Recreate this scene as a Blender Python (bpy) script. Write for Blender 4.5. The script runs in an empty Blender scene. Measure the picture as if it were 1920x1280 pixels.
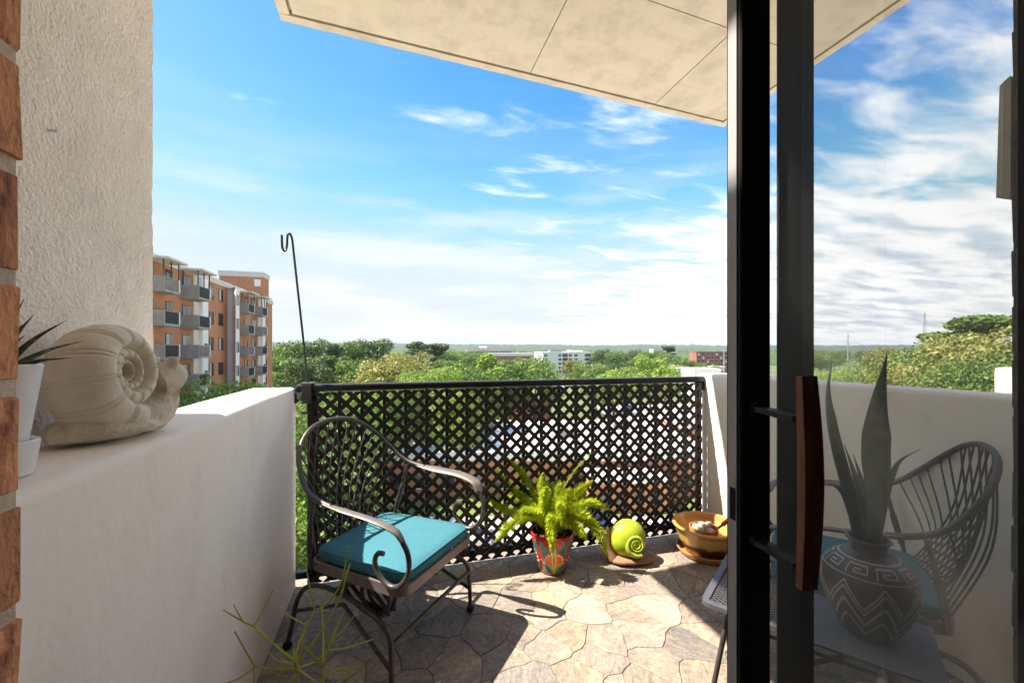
import bpy, math, random
import numpy as np
from mathutils import Vector, Matrix, Euler

# ------------------------------------------------------------------ camera, world, sun, exposure
# World axes: +x runs along the railing, +y points out of the building, balcony floor at z = 0.
YAW = math.radians(15.8)
CA, SA = math.cos(YAW), math.sin(YAW)
EYE = 1.27
F = 790.0
scene = bpy.context.scene
col = scene.collection
cam_data = bpy.data.cameras.new('camera')
cam = bpy.data.objects.new('camera', cam_data)
col.objects.link(cam)
cam_data.sensor_width = 36.0
cam_data.lens = F / 1920 * 36
cam_data.shift_y = 15 / 1920
cam_data.clip_start = 0.02
cam_data.clip_end = 20000
cam.location = (0, 0, EYE)
cam.rotation_euler = (math.radians(90), 0, -YAW)
scene.camera = cam

SUN_ELEV = math.radians(56.5)
to_sun = Vector((-CA * math.cos(SUN_ELEV), SA * math.cos(SUN_ELEV), math.sin(SUN_ELEV)))
sun_data = bpy.data.lights.new('sun', 'SUN')
sun_data.energy = 2.0
sun_data.angle = math.radians(0.53)
sun_data.color = (1.0, 0.92, 0.80)
sun = bpy.data.objects.new('sun', sun_data)
sun.rotation_euler = (-to_sun).to_track_quat('-Z', 'Y').to_euler()
sun.location = (-10, 5, 30)
col.objects.link(sun)

world = bpy.data.worlds.new('World')
scene.world = world
world.use_nodes = True


def build_world():
    nt = world.node_tree
    nt.nodes.clear()
    N, L = nt.nodes.new, nt.links.new

    def math_node(op, a, b=None, clamp=False):
        n = N('ShaderNodeMath')
        n.operation = op
        n.use_clamp = clamp
        for i, s in enumerate((a, b)):
            if s is None:
                continue
            if isinstance(s, (int, float)):
                n.inputs[i].default_value = s
            else:
                L(s, n.inputs[i])
        return n.outputs[0]
    out = N('ShaderNodeOutputWorld')
    bg = N('ShaderNodeBackground')
    bg.inputs['Strength'].default_value = 0.145
    sky = N('ShaderNodeTexSky')
    sky.sky_type = 'NISHITA'
    sky.sun_disc = False
    sky.sun_elevation = SUN_ELEV
    sky.sun_rotation = math.atan2(to_sun.x, to_sun.y)
    sky.air_density = 1.0
    sky.dust_density = 0.3
    sky.ozone_density = 3.0
    hsv = N('ShaderNodeHueSaturation')
    hsv.inputs['Saturation'].default_value = 1.39
    hsv.inputs['Value'].default_value = 0.80
    hsv.inputs['Hue'].default_value = 0.531
    L(sky.outputs[0], hsv.inputs['Color'])
    tc = N('ShaderNodeTexCoord')
    sep = N('ShaderNodeSeparateXYZ')
    L(tc.outputs['Generated'], sep.inputs[0])
    zc = math_node('MAXIMUM', sep.outputs['Z'], 0.0)
    den = math_node('ADD', zc, 0.11)
    px = math_node('DIVIDE', sep.outputs['X'], den)
    py = math_node('DIVIDE', sep.outputs['Y'], den)
    comb = N('ShaderNodeCombineXYZ')
    L(px, comb.inputs[0])
    L(py, comb.inputs[1])
    # a cloud deck projected on a plane overhead
    mp = N('ShaderNodeMapping')
    mp.inputs['Rotation'].default_value = (0, 0, math.radians(62))
    mp.inputs['Scale'].default_value = (1.0, 2.3, 1)
    mp.inputs['Location'].default_value = (3.1, 1.7, 0)
    L(comb.outputs[0], mp.inputs['Vector'])
    n1 = N('ShaderNodeTexNoise')
    n1.inputs['Scale'].default_value = 2.3
    n1.inputs['Detail'].default_value = 9
    n1.inputs['Roughness'].default_value = 0.55
    n1.inputs['Distortion'].default_value = 0.35
    L(mp.outputs[0], n1.inputs['Vector'])
    n2 = N('ShaderNodeTexNoise')
    n2.inputs['Scale'].default_value = 0.42
    n2.inputs['Detail'].default_value = 2
    mp2 = N('ShaderNodeMapping')
    mp2.inputs['Location'].default_value = (5.15, 2.2, 0)
    L(comb.outputs[0], mp2.inputs['Vector'])
    L(mp2.outputs[0], n2.inputs['Vector'])
    big = math_node('MULTIPLY', math_node('SUBTRACT', n2.outputs[0], 0.5), 0.45)
    east = math_node('ADD', math_node('MULTIPLY', px, CA), math_node('MULTIPLY', py, -SA))
    east = math_node('MULTIPLY', math_node('MINIMUM', math_node('MAXIMUM', math_node('ADD', east, -0.62), -1.2), 0.75), 0.20)
    tot = math_node('ADD', math_node('ADD', n1.outputs[0], big), east)
    mr = N('ShaderNodeMapRange')
    mr.interpolation_type = 'SMOOTHSTEP'
    mr.inputs['From Min'].default_value = 0.45
    mr.inputs['From Max'].default_value = 0.76
    L(tot, mr.inputs['Value'])
    cover = math_node('MULTIPLY', mr.outputs[0], 0.93)
    # thin veil that thickens towards the horizon
    hz = N('ShaderNodeMapRange')
    hz.interpolation_type = 'SMOOTHSTEP'
    hz.inputs['From Min'].default_value = 0.0
    hz.inputs['From Max'].default_value = 0.34
    hz.inputs['To Min'].default_value = 0.30
    hz.inputs['To Max'].default_value = 0.0
    L(sep.outputs['Z'], hz.inputs['Value'])
    # long low streaks of cirrus
    mp3 = N('ShaderNodeMapping')
    mp3.inputs['Scale'].default_value = (1.7, 1.7, 10.0)
    mp3.inputs['Location'].default_value = (0.35, 4.2, 0.6)
    L(tc.outputs['Generated'], mp3.inputs['Vector'])
    n3 = N('ShaderNodeTexNoise')
    n3.inputs['Scale'].default_value = 1.5
    n3.inputs['Detail'].default_value = 8
    n3.inputs['Roughness'].default_value = 0.55
    n3.inputs['Distortion'].default_value = 0.25
    L(mp3.outputs[0], n3.inputs['Vector'])
    m3 = N('ShaderNodeMapRange')
    m3.interpolation_type = 'SMOOTHSTEP'
    m3.inputs['From Min'].default_value = 0.44
    m3.inputs['From Max'].default_value = 0.66
    L(n3.outputs[0], m3.inputs['Value'])
    b3 = N('ShaderNodeMapRange')
    b3.interpolation_type = 'SMOOTHSTEP'
    b3.inputs['From Min'].default_value = 0.16
    b3.inputs['From Max'].default_value = 0.44
    b3.inputs['To Min'].default_value = 0.70
    b3.inputs['To Max'].default_value = 0.06
    L(sep.outputs['Z'], b3.inputs['Value'])
    streak = math_node('MULTIPLY', m3.outputs[0], b3.outputs[0])
    mix = N('ShaderNodeMixRGB')          # pale air towards the horizon
    L(hz.outputs[0], mix.inputs[0])
    L(hsv.outputs[0], mix.inputs[1])
    mix.inputs[2].default_value = (CLOUD[0], CLOUD[1], CLOUD[2], 1)
    srgb = N('ShaderNodeSeparateColor')
    L(mix.outputs[0], srgb.inputs[0])
    crgb = N('ShaderNodeCombineColor')
    for ch, k in enumerate((0.93, 1.02, 1.15)):   # smooth shoulder, the same for the whole sky
        q = math_node('POWER', math_node('DIVIDE', srgb.outputs[ch], k), 4.0)
        q = math_node('POWER', math_node('ADD', q, 1.0), 0.25)
        L(math_node('DIVIDE', srgb.outputs[ch], q), crgb.inputs[ch])
    wisp = N('ShaderNodeMixRGB')
    L(streak, wisp.inputs[0])
    L(crgb.outputs[0], wisp.inputs[1])
    wisp.inputs[2].default_value = (1.16, 1.17, 1.19, 1)
    deck = N('ShaderNodeMixRGB')
    L(cover, deck.inputs[0])
    L(wisp.outputs[0], deck.inputs[1])
    deck.inputs[2].default_value = (1.66, 1.64, 1.62, 1)
    L(deck.outputs[0], bg.inputs['Color'])
    L(bg.outputs[0], out.inputs[0])


CLOUD = (1.34, 1.42, 1.58)
build_world()
vs = scene.view_settings
vs.view_transform = 'Standard'
vs.look = 'None'
vs.exposure = 2.66
vs.gamma = 1.0
vs.use_curve_mapping = False
scene.render.engine = 'CYCLES'
scene.cycles.use_denoising = True
scene.cycles.max_bounces = 10
scene.cycles.diffuse_bounces = 5
scene.cycles.glossy_bounces = 3
scene.cycles.transmission_bounces = 6
scene.cycles.transparent_max_bounces = 16
scene.cycles.caustics_reflective = False
scene.cycles.caustics_refractive = False

# ------------------------------------------------------------------ helpers
rng = random.Random(7)
PI = math.pi


def W(X, Y, z=0.0):
    """lens-axis coordinates (right, forward) to world"""
    return Vector((X * CA + Y * SA, -X * SA + Y * CA, z))


def P(px, py, Y):
    """photograph pixel at forward distance Y"""
    return W((px - 960) / F * Y, Y, EYE - (py - 655) / F * Y)


MATS = {}


def pmat(name, base, rough=0.6, metal=0.0, var=0.12, scale=6.0, bump=0.0, bscale=80.0, objvar=0.0,
         second=None, stretch=None, detail=6, contrast=(0.35, 0.65), transl=0.0, island=0.0, coat=0.0, spec=0.5,
         bdist=0.004):
    if name in MATS:
        return MATS[name]
    m = bpy.data.materials.new(name)
    m.use_nodes = True
    nt = m.node_tree
    N, L = nt.nodes.new, nt.links.new
    b = nt.nodes['Principled BSDF']
    b.inputs['Roughness'].default_value = rough
    b.inputs['Metallic'].default_value = metal
    b.inputs['Specular IOR Level'].default_value = spec
    if coat:
        b.inputs['Coat Weight'].default_value = coat
        b.inputs['Coat Roughness'].default_value = 0.12
    tc = N('ShaderNodeTexCoord')
    vec = tc.outputs['Object']
    mp = N('ShaderNodeMapping')
    L(vec, mp.inputs['Vector'])
    if stretch:
        mp.inputs['Scale'].default_value = stretch
    n = N('ShaderNodeTexNoise')
    n.inputs['Scale'].default_value = scale
    n.inputs['Detail'].default_value = detail
    n.inputs['Roughness'].default_value = 0.6
    L(mp.outputs[0], n.inputs['Vector'])
    r = N('ShaderNodeValToRGB')
    r.color_ramp.elements[0].position, r.color_ramp.elements[1].position = contrast
    c0 = base
    c1 = second if second else tuple(min(1, c * (1 + var)) for c in base)
    if not second:
        c0 = tuple(c * (1 - var) for c in base)
    r.color_ramp.elements[0].color = (*c0, 1)
    r.color_ramp.elements[1].color = (*c1, 1)
    L(n.outputs[0], r.inputs[0])
    colr = r.outputs[0]
    if objvar or island:
        val = None
        h = N('ShaderNodeHueSaturation')
        if objvar:
            oi = N('ShaderNodeObjectInfo')
            mr = N('ShaderNodeMapRange')
            mr.inputs['To Min'].default_value = 1 - objvar
            mr.inputs['To Max'].default_value = 1 + objvar
            L(oi.outputs['Random'], mr.inputs['Value'])
            val = mr.outputs[0]
        if island:
            g = N('ShaderNodeNewGeometry')
            mr = N('ShaderNodeMapRange')
            mr.inputs['To Min'].default_value = 1 - island
            mr.inputs['To Max'].default_value = 1 + island
            L(g.outputs['Random Per Island'], mr.inputs['Value'])
            if val is not None:
                mm = N('ShaderNodeMath')
                mm.operation = 'MULTIPLY'
                L(val, mm.inputs[0])
                L(mr.outputs[0], mm.inputs[1])
                val = mm.outputs[0]
            else:
                val = mr.outputs[0]
        L(val, h.inputs['Value'])
        L(colr, h.inputs['Color'])
        colr = h.outputs[0]
    L(colr, b.inputs['Base Color'])
    if bump:
        nb = N('ShaderNodeTexNoise')
        nb.inputs['Scale'].default_value = bscale
        nb.inputs['Detail'].default_value = 4
        L(mp.outputs[0], nb.inputs['Vector'])
        bp = N('ShaderNodeBump')
        bp.inputs['Strength'].default_value = bump
        bp.inputs['Distance'].default_value = bdist
        L(nb.outputs[0], bp.inputs['Height'])
        L(bp.outputs[0], b.inputs['Normal'])
    if transl:
        t = N('ShaderNodeBsdfTranslucent')
        L(colr, t.inputs['Color'])
        mx = N('ShaderNodeMixShader')
        mx.inputs[0].default_value = transl
        L(b.outputs[0], mx.inputs[1])
        L(t.outputs[0], mx.inputs[2])
        L(mx.outputs[0], nt.nodes['Material Output'].inputs[0])
    MATS[name] = m
    return m


class MB:
    """collects vertices and faces for one mesh"""

    def __init__(self):
        self.v, self.f = [], []

    def add(self, vs, fs):
        o = len(self.v)
        self.v += [tuple(p) for p in vs]
        self.f += [tuple(i + o for i in f) for f in fs]
        return self

    def box(self, x0, x1, y0, y1, z0, z1, bev=0.0):
        if bev <= 0:
            vs = [(x, y, z) for z in (z0, z1) for y in (y0, y1) for x in (x0, x1)]
            return self.add(vs, [(0, 2, 3, 1), (4, 5, 7, 6), (0, 1, 5, 4), (2, 6, 7, 3), (0, 4, 6, 2), (1, 3, 7, 5)])
        b = min(bev, (x1 - x0) / 2.01, (y1 - y0) / 2.01, (z1 - z0) / 2.01)
        X, Y, Z = (x0, x1), (y0, y1), (z0, z1)
        vs, idx = [], {}
        for i in (0, 1):
            for j in (0, 1):
                for k in (0, 1):
                    sx, sy, sz = (1, -1)[i], (1, -1)[j], (1, -1)[k]
                    for ax in range(3):
                        p = [X[i] + sx * b, Y[j] + sy * b, Z[k] + sz * b]
                        p[ax] = (X[i], Y[j], Z[k])[ax]
                        idx[(i, j, k, ax)] = len(vs)
                        vs.append(tuple(p))
        fs = []
        for ax in range(3):
            for s in (0, 1):
                o = [a for a in range(3) if a != ax]
                q = []
                for (a, c) in ((0, 0), (1, 0), (1, 1), (0, 1)):
                    ijk = [0, 0, 0]
                    ijk[ax], ijk[o[0]], ijk[o[1]] = s, a, c
                    q.append(idx[(*ijk, ax)])
                fs.append(tuple(q))
        for ax in range(3):
            o = [a for a in range(3) if a != ax]
            for a in (0, 1):
                for c in (0, 1):
                    k0, k1 = [0, 0, 0], [0, 0, 0]
                    k0[o[0]] = k1[o[0]] = a
                    k0[o[1]] = k1[o[1]] = c
                    k1[ax] = 1
                    fs.append((idx[(*k0, o[0])], idx[(*k0, o[1])], idx[(*k1, o[1])], idx[(*k1, o[0])]))
        for i in (0, 1):
            for j in (0, 1):
                for k in (0, 1):
                    fs.append(tuple(idx[(i, j, k, a)] for a in range(3)))
        return self.add(vs, fs)

    def sweep(self, path, prof, up=(0, 0, 1), scale=None, closed=False, cap=True):
        """prof: list of (a, b); a along side, b along up-ish"""
        path = [Vector(p) for p in path]
        n, m = len(path), len(prof)
        up = Vector(up)
        vs = []
        prev = None
        for i, p in enumerate(path):
            if closed:
                t = path[(i + 1) % n] - path[i - 1]
            else:
                t = path[min(i + 1, n - 1)] - path[max(i - 1, 0)]
            if t.length < 1e-9:
                t = Vector((0, 0, 1))
            t.normalize()
            if prev is None:
                ref = up if abs(t.dot(up)) < 0.95 else Vector((1, 0, 0))
                side = t.cross(ref).normalized()
            else:
                side = prev - t * prev.dot(t)
                side = side.normalized() if side.length > 1e-6 else prev
            prev = side
            u2 = side.cross(t)
            s = scale[i] if scale else 1.0
            for a, b in prof:
                vs.append(p + side * a * s + u2 * b * s)
        fs = []
        for i in range(n if closed else n - 1):
            for j in range(m):
                a, b = i * m + j, i * m + (j + 1) % m
                c, d = ((i + 1) % n) * m + (j + 1) % m, ((i + 1) % n) * m + j
                fs.append((a, b, c, d))
        if cap and not closed:
            fs.append(tuple(range(m - 1, -1, -1)))
            fs.append(tuple(range((n - 1) * m, n * m)))
        return self.add(vs, fs)

    def tube(self, path, r, sides=8, closed=False, scale=None):
        prof = [(r * math.cos(2 * PI * k / sides), r * math.sin(2 * PI * k / sides)) for k in range(sides)]
        return self.sweep(path, prof, scale=scale, closed=closed)

    def lathe(self, prof, seg=32, center=(0, 0, 0), sx=1.0, sy=1.0, close=False):
        cx, cy, cz = center
        m = len(prof)
        vs = [(cx + r * sx * math.cos(2 * PI * k / seg), cy + r * sy * math.sin(2 * PI * k / seg), cz + z)
              for k in range(seg) for r, z in prof]
        fs = []
        for k in range(seg):
            k2 = (k + 1) % seg
            for j in range(m - 1 if not close else m):
                j2 = (j + 1) % m
                fs.append((k * m + j, k2 * m + j, k2 * m + j2, k * m + j2))
        if not close:
            if prof[0][0] > 1e-6:
                fs.append(tuple(k * m for k in range(seg - 1, -1, -1)))
            if prof[-1][0] > 1e-6:
                fs.append(tuple(k * m + m - 1 for k in range(seg)))
        return self.add(vs, fs)

    def prism(self, poly, z0, z1):
        n = len(poly)
        vs = [(x, y, z0) for x, y in poly] + [(x, y, z1) for x, y in poly]
        fs = [tuple(range(n - 1, -1, -1)), tuple(range(n, 2 * n))]
        fs += [(i, (i + 1) % n, n + (i + 1) % n, n + i) for i in range(n)]
        return self.add(vs, fs)

    def ball(self, c, r, seg=12, rings=8, s=(1, 1, 1)):
        vs, fs = [], []
        for i in range(rings + 1):
            th = PI * i / rings
            for k in range(seg):
                ph = 2 * PI * k / seg
                vs.append((c[0] + r * s[0] * math.sin(th) * math.cos(ph), c[1] + r * s[1] * math.sin(th) * math.sin(ph),
                           c[2] + r * s[2] * math.cos(th)))
        for i in range(rings):
            for k in range(seg):
                fs.append((i * seg + k, (i + 1) * seg + k, (i + 1) * seg + (k + 1) % seg, i * seg + (k + 1) % seg))
        return self.add(vs, fs)

    def build(self, name, material, parent=None, smooth=False, loc=None, rot=None):
        me = bpy.data.meshes.new(name)
        me.from_pydata(self.v, [], self.f)
        if smooth:
            me.polygons.foreach_set('use_smooth', [True] * len(me.polygons))
            if smooth != 'all':
                me.set_sharp_from_angle(angle=math.radians(smooth if isinstance(smooth, (int, float)) and smooth > 1 else 45))
        me.materials.append(material)
        return link(name, me, parent, loc, rot)


def link(name, me, parent=None, loc=None, rot=None):
    o = bpy.data.objects.new(name, me)
    col.objects.link(o)
    if parent is not None:
        o.parent = parent
    if loc is not None:
        o.location = loc
    if rot is not None:
        o.rotation_euler = rot
    return o


def tag(o, label=None, cat=None, group=None, kind=None):
    if label:
        o['label'] = label
    if cat:
        o['category'] = cat
    if group:
        o['group'] = group
    if kind:
        o['kind'] = kind
    return o


def empty(name, loc=(0, 0, 0), rz=0.0):
    o = bpy.data.objects.new(name, None)
    o.empty_display_size = 0.1
    col.objects.link(o)
    o.location = loc
    o.rotation_euler = (0, 0, rz)
    return o


def thing(name, label, cat, loc=(0, 0, 0), rz=0.0, group=None):
    return tag(empty(name, loc, rz), label, cat, group)


def copy_tree(o, parent=None):
    c = o.copy()
    col.objects.link(c)
    c.parent = parent
    for ch in list(o.children):
        copy_tree(ch, c)
    return c


def spline(pts, n=8, closed=False):
    """Catmull-Rom through points (tuples of any length)"""
    pts = [np.array(p, float) for p in pts]
    out = []
    m = len(pts)
    for i in range(m if closed else m - 1):
        if closed:
            p0, p1, p2, p3 = pts[i - 1], pts[i], pts[(i + 1) % m], pts[(i + 2) % m]
        else:
            p1, p2 = pts[i], pts[i + 1]
            p0 = pts[i - 1] if i else 2 * p1 - p2
            p3 = pts[i + 2] if i + 2 < m else 2 * p2 - p1
        for k in range(n):
            t = k / n
            out.append(0.5 * ((2 * p1) + (-p0 + p2) * t + (2 * p0 - 5 * p1 + 4 * p2 - p3) * t * t
                              + (-p0 + 3 * p1 - 3 * p2 + p3) * t ** 3))
    if not closed:
        out.append(pts[-1])
    return [tuple(p) for p in out]


def vnoise(x, y, seed=0):
    """smooth value noise, about -1..1"""
    def h(i, j):
        n = (i * 374761393 + j * 668265263 + seed * 974711) & 0xffffffff
        n = ((n ^ (n >> 13)) * 1274126177) & 0xffffffff
        return ((n ^ (n >> 16)) & 0xffff) / 32767.5 - 1
    i, j = math.floor(x), math.floor(y)
    fx, fy = x - i, y - j
    fx, fy = fx * fx * (3 - 2 * fx), fy * fy * (3 - 2 * fy)
    a = h(i, j) * (1 - fx) + h(i + 1, j) * fx
    b = h(i, j + 1) * (1 - fx) + h(i + 1, j + 1) * fx
    return a * (1 - fy) + b * fy


# ------------------------------------------------------------------ materials
M_stucco = pmat('cream_stucco', (0.92, 0.83, 0.74), 0.9, var=0.05, scale=9, bump=1.0, bscale=110, bdist=0.010)
M_plaster = pmat('painted_plaster', (0.80, 0.71, 0.60), 0.85, second=(0.95, 0.87, 0.76), scale=2.6, bump=0.45, bscale=42, bdist=0.004, detail=14, contrast=(.24, .48), stretch=(1, 1, 0.7))
M_brick_shaded = pmat('shaded_brick', (0.05, 0.042, 0.040), 0.9, second=(0.08, 0.066, 0.060), scale=14, bump=0.9, bscale=130, objvar=0.2)  # shadow on the right jamb put into its brick and mortar colour
M_mortar = pmat('mortar', (0.62, 0.48, 0.36), 0.95, var=0.15, scale=60, bump=0.6, bscale=200)
M_brick = pmat('red_brick', (0.25, 0.085, 0.05), 0.9, second=(0.66, 0.28, 0.13), scale=48, bump=1.0, bscale=150, objvar=0.32, stretch=(1, 1, 0.6), contrast=(.30, .52), detail=9)
M_concrete = pmat('raw_concrete', (0.49, 0.42, 0.325), 0.9, second=(0.62, 0.54, 0.43), scale=6.5, bump=0.35, bscale=50, detail=14, objvar=0.05, contrast=(.30, .56))
M_bronze = pmat('dark_bronze_metal', (0.012, 0.010, 0.010), 0.42, metal=0.0, var=0.2, scale=30, bump=0.05, bscale=300)
M_alu = pmat('brushed_aluminium', (0.48, 0.46, 0.46), 0.5, metal=0.1, var=0.1, scale=20, stretch=(40, 40, 1))
M_iron = pmat('wrought_iron', (0.085, 0.074, 0.068), 0.42, metal=0.35, var=0.3, scale=25, bump=0.12, bscale=150)
M_armpad = pmat('taupe_enamel', (0.20, 0.165, 0.145), 0.38, metal=0.2, var=0.12, scale=25)
M_rail = pmat('black_rail_paint', (0.018, 0.018, 0.021), 0.32, metal=0.2, var=0.2, scale=20, bump=0.08, bscale=120)
M_slat = pmat('brown_plastic_slat', (0.026, 0.018, 0.013), 0.55, var=0.25, scale=20, stretch=(1, 1, 1), bump=0.1, bscale=200, objvar=0.2)
M_wood = pmat('red_brown_wood', (0.20, 0.066, 0.034), 0.42, second=(0.36, 0.135, 0.07), scale=16, stretch=(9, 9, 1), bump=0.15, bscale=60)
M_teal = pmat('teal_canvas', (0.045, 0.185, 0.235), 0.9, var=0.14, scale=160, bump=0.35, bscale=900, bdist=0.001)
M_blackpiping = pmat('black_trim', (0.01, 0.012, 0.014), 0.8, var=0.1)

# ------------------------------------------------------------------ balcony shell
RAIL_Y = 2.457
U0, U1 = -0.50, 2.10          # inner faces of the two parapets
WALL_Y = 0.46                 # outer face of the brick wall
PAR_H = 1.07

floor = tag(MB().box(U0 - 0.22, U1 + 0.22, WALL_Y - 0.25, 2.62, -0.22, -0.004).build(
    'balcony_floor', pmat('grout', (0.27, 0.23, 0.19), 0.95, var=0.25, scale=40, bump=0.4, bscale=200)), kind='structure')


def flagstones():
    m = bpy.data.materials.new('flagstone')
    m.use_nodes = True
    nt = m.node_tree
    N, L = nt.nodes.new, nt.links.new
    b = nt.nodes['Principled BSDF']
    b.inputs['Roughness'].default_value = 0.55
    tc = N('ShaderNodeTexCoord')
    oi = N('ShaderNodeObjectInfo')
    add = N('ShaderNodeVectorMath')
    add.operation = 'ADD'
    sc = N('ShaderNodeVectorMath')
    sc.operation = 'SCALE'
    sc.inputs['Scale'].default_value = 37.0
    cmb = N('ShaderNodeCombineXYZ')
    L(oi.outputs['Random'], cmb.inputs[0])
    L(oi.outputs['Random'], cmb.inputs[1])
    L(cmb.outputs[0], sc.inputs[0])
    L(tc.outputs['Object'], add.inputs[0])
    L(sc.outputs[0], add.inputs[1])
    mp = N('ShaderNodeMapping')
    mp.inputs['Scale'].default_value = (3.5, 11.0, 6.0)
    L(add.outputs[0], mp.inputs['Vector'])
    n1 = N('ShaderNodeTexNoise')
    n1.inputs['Scale'].default_value = 1.6
    n1.inputs['Detail'].default_value = 12
    n1.inputs['Roughness'].default_value = 0.8
    n1.inputs['Distortion'].default_value = 2.2
    L(mp.outputs[0], n1.inputs['Vector'])
    n2 = N('ShaderNodeTexNoise')
    n2.inputs['Scale'].default_value = 5.0
    n2.inputs['Detail'].default_value = 5
    L(add.outputs[0], n2.inputs['Vector'])
    r1 = N('ShaderNodeValToRGB')          # base colour per stone
    e = r1.color_ramp.elements
    e[0].position, e[0].color = 0.0, (0.307, 0.285, 0.272, 1)
    e[1].position, e[1].color = 1.0, (0.559, 0.475, 0.374, 1)
    for p, c in ((0.18, (0.505, 0.426, 0.335)), (0.36, (0.365, 0.337, 0.320)), (0.55, (0.597, 0.531, 0.444)),
                 (0.72, (0.392, 0.337, 0.327)), (0.86, (0.514, 0.418, 0.320))):
        x = e.new(p)
        x.color = (*c, 1)
    L(oi.outputs['Random'], r1.inputs[0])
    r2 = N('ShaderNodeValToRGB')
    r2.color_ramp.elements[0].position, r2.color_ramp.elements[1].position = 0.28, 0.74
    r2.color_ramp.elements[0].color = (0.38, 0.36, 0.36, 1)
    r2.color_ramp.elements[1].color = (1.42, 1.36, 1.24, 1)
    L(n1.outputs[0], r2.inputs[0])
    mx = N('ShaderNodeMixRGB')
    mx.blend_type = 'MULTIPLY'
    mx.inputs[0].default_value = 0.95
    L(r1.outputs[0], mx.inputs[1])
    L(r2.outputs[0], mx.inputs[2])
    r3 = N('ShaderNodeValToRGB')
    r3.color_ramp.elements[0].position, r3.color_ramp.elements[1].position = 0.4, 0.66
    r3.color_ramp.elements[0].color = (0.72, 0.72, 0.75, 1)
    r3.color_ramp.elements[1].color = (1.15, 1.10, 1.0, 1)
    L(n2.outputs[0], r3.inputs[0])
    mx2 = N('ShaderNodeMixRGB')
    mx2.blend_type = 'MULTIPLY'
    mx2.inputs[0].default_value = 0.8
    L(mx.outputs[0], mx2.inputs[1])
    L(r3.outputs[0], mx2.inputs[2])
    n5 = N('ShaderNodeTexNoise')
    n5.inputs['Scale'].default_value = 48
    n5.inputs['Detail'].default_value = 8
    n5.inputs['Roughness'].default_value = 0.75
    L(add.outputs[0], n5.inputs['Vector'])
    r5 = N('ShaderNodeValToRGB')
    r5.color_ramp.elements[0].position, r5.color_ramp.elements[1].position = 0.36, 0.62
    r5.color_ramp.elements[0].color = (0.66, 0.64, 0.63, 1)
    r5.color_ramp.elements[1].color = (1.12, 1.11, 1.09, 1)
    L(n5.outputs[0], r5.inputs[0])
    mx5 = N('ShaderNodeMixRGB')
    mx5.blend_type = 'MULTIPLY'
    mx5.inputs[0].default_value = 1.0
    L(mx2.outputs[0], mx5.inputs[1])
    L(r5.outputs[0], mx5.inputs[2])
    L(mx5.outputs[0], b.inputs['Base Color'])
    n4 = N('ShaderNodeTexNoise')
    n4.inputs['Scale'].default_value = 75
    n4.inputs['Detail'].default_value = 6
    n4.inputs['Roughness'].default_value = 0.7
    L(add.outputs[0], n4.inputs['Vector'])
    hsum = N('ShaderNodeMath')
    hsum.operation = 'MULTIPLY_ADD'
    hsum.inputs[1].default_value = 0.45
    L(n4.outputs[0], hsum.inputs[0])
    L(n1.outputs[0], hsum.inputs[2])
    bp = N('ShaderNodeBump')
    bp.inputs['Strength'].default_value = 0.6
    bp.inputs['Distance'].default_value = 0.005
    L(hsum.outputs[0], bp.inputs['Height'])
    L(bp.outputs[0], b.inputs['Normal'])
    r = random.Random(21)
    x0, x1, y0, y1 = U0 + 0.004, U1 - 0.004, WALL_Y + 0.004, 2.475
    pts = []
    tries = 0
    while len(pts) < 175 and tries < 20000:
        tries += 1
        p = (r.uniform(x0 - .05, x1 + .05), r.uniform(y0 - .05, y1 + .05))
        dmin = r.choice((0.08, 0.115, 0.15, 0.19))
        if all((p[0] - q[0]) ** 2 + (p[1] - q[1]) ** 2 > dmin ** 2 for q in pts):
            pts.append(p)

    def clip(poly, nx, ny, d):
        out = []
        for i in range(len(poly)):
            a, c = poly[i], poly[(i + 1) % len(poly)]
            da, dc = a[0] * nx + a[1] * ny - d, c[0] * nx + c[1] * ny - d
            if da <= 0:
                out.append(a)
            if (da < 0) != (dc < 0) and abs(da - dc) > 1e-12:
                t = da / (da - dc)
                out.append((a[0] + (c[0] - a[0]) * t, a[1] + (c[1] - a[1]) * t))
        return out

    def wob(p):
        ex = min(1, (p[0] - x0) / .06, (x1 - p[0]) / .06)
        ey = min(1, (p[1] - y0) / .06, (y1 - p[1]) / .06)
        k = 0.027
        return (p[0] + max(0, ex) * (k * vnoise(p[0] * 7, p[1] * 7, 1) + .009 * vnoise(p[0] * 30, p[1] * 30, 3)),
                p[1] + max(0, ey) * (k * vnoise(p[0] * 7, p[1] * 7, 2) + .008 * vnoise(p[0] * 30, p[1] * 26, 4)))
    for i, p in enumerate(pts):
        poly = [(x0, y0), (x1, y0), (x1, y1), (x0, y1)]
        for j, q in enumerate(pts):
            if i == j or not poly:
                continue
            nx, ny = q[0] - p[0], q[1] - p[1]
            d = (q[0] ** 2 + q[1] ** 2 - p[0] ** 2 - p[1] ** 2) / 2
            poly = clip(poly, nx, ny, d)
        if len(poly) < 3:
            continue
        pl = []
        for k in range(len(poly)):
            a, c = poly[k], poly[(k + 1) % len(poly)]
            n = max(1, int(math.hypot(c[0] - a[0], c[1] - a[1]) / 0.035))
            pl += [wob((a[0] + (c[0] - a[0]) * t / n, a[1] + (c[1] - a[1]) * t / n)) for t in range(n)]
        cx = sum(a[0] for a in pl) / len(pl)
        cy = sum(a[1] for a in pl) / len(pl)
        rad = sum(math.hypot(a[0] - cx, a[1] - cy) for a in pl) / len(pl)
        if rad < 0.03:
            continue
        ang = r.uniform(0, 2 * PI)
        ca, sa = math.cos(-ang), math.sin(-ang)
        ring = []
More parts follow.
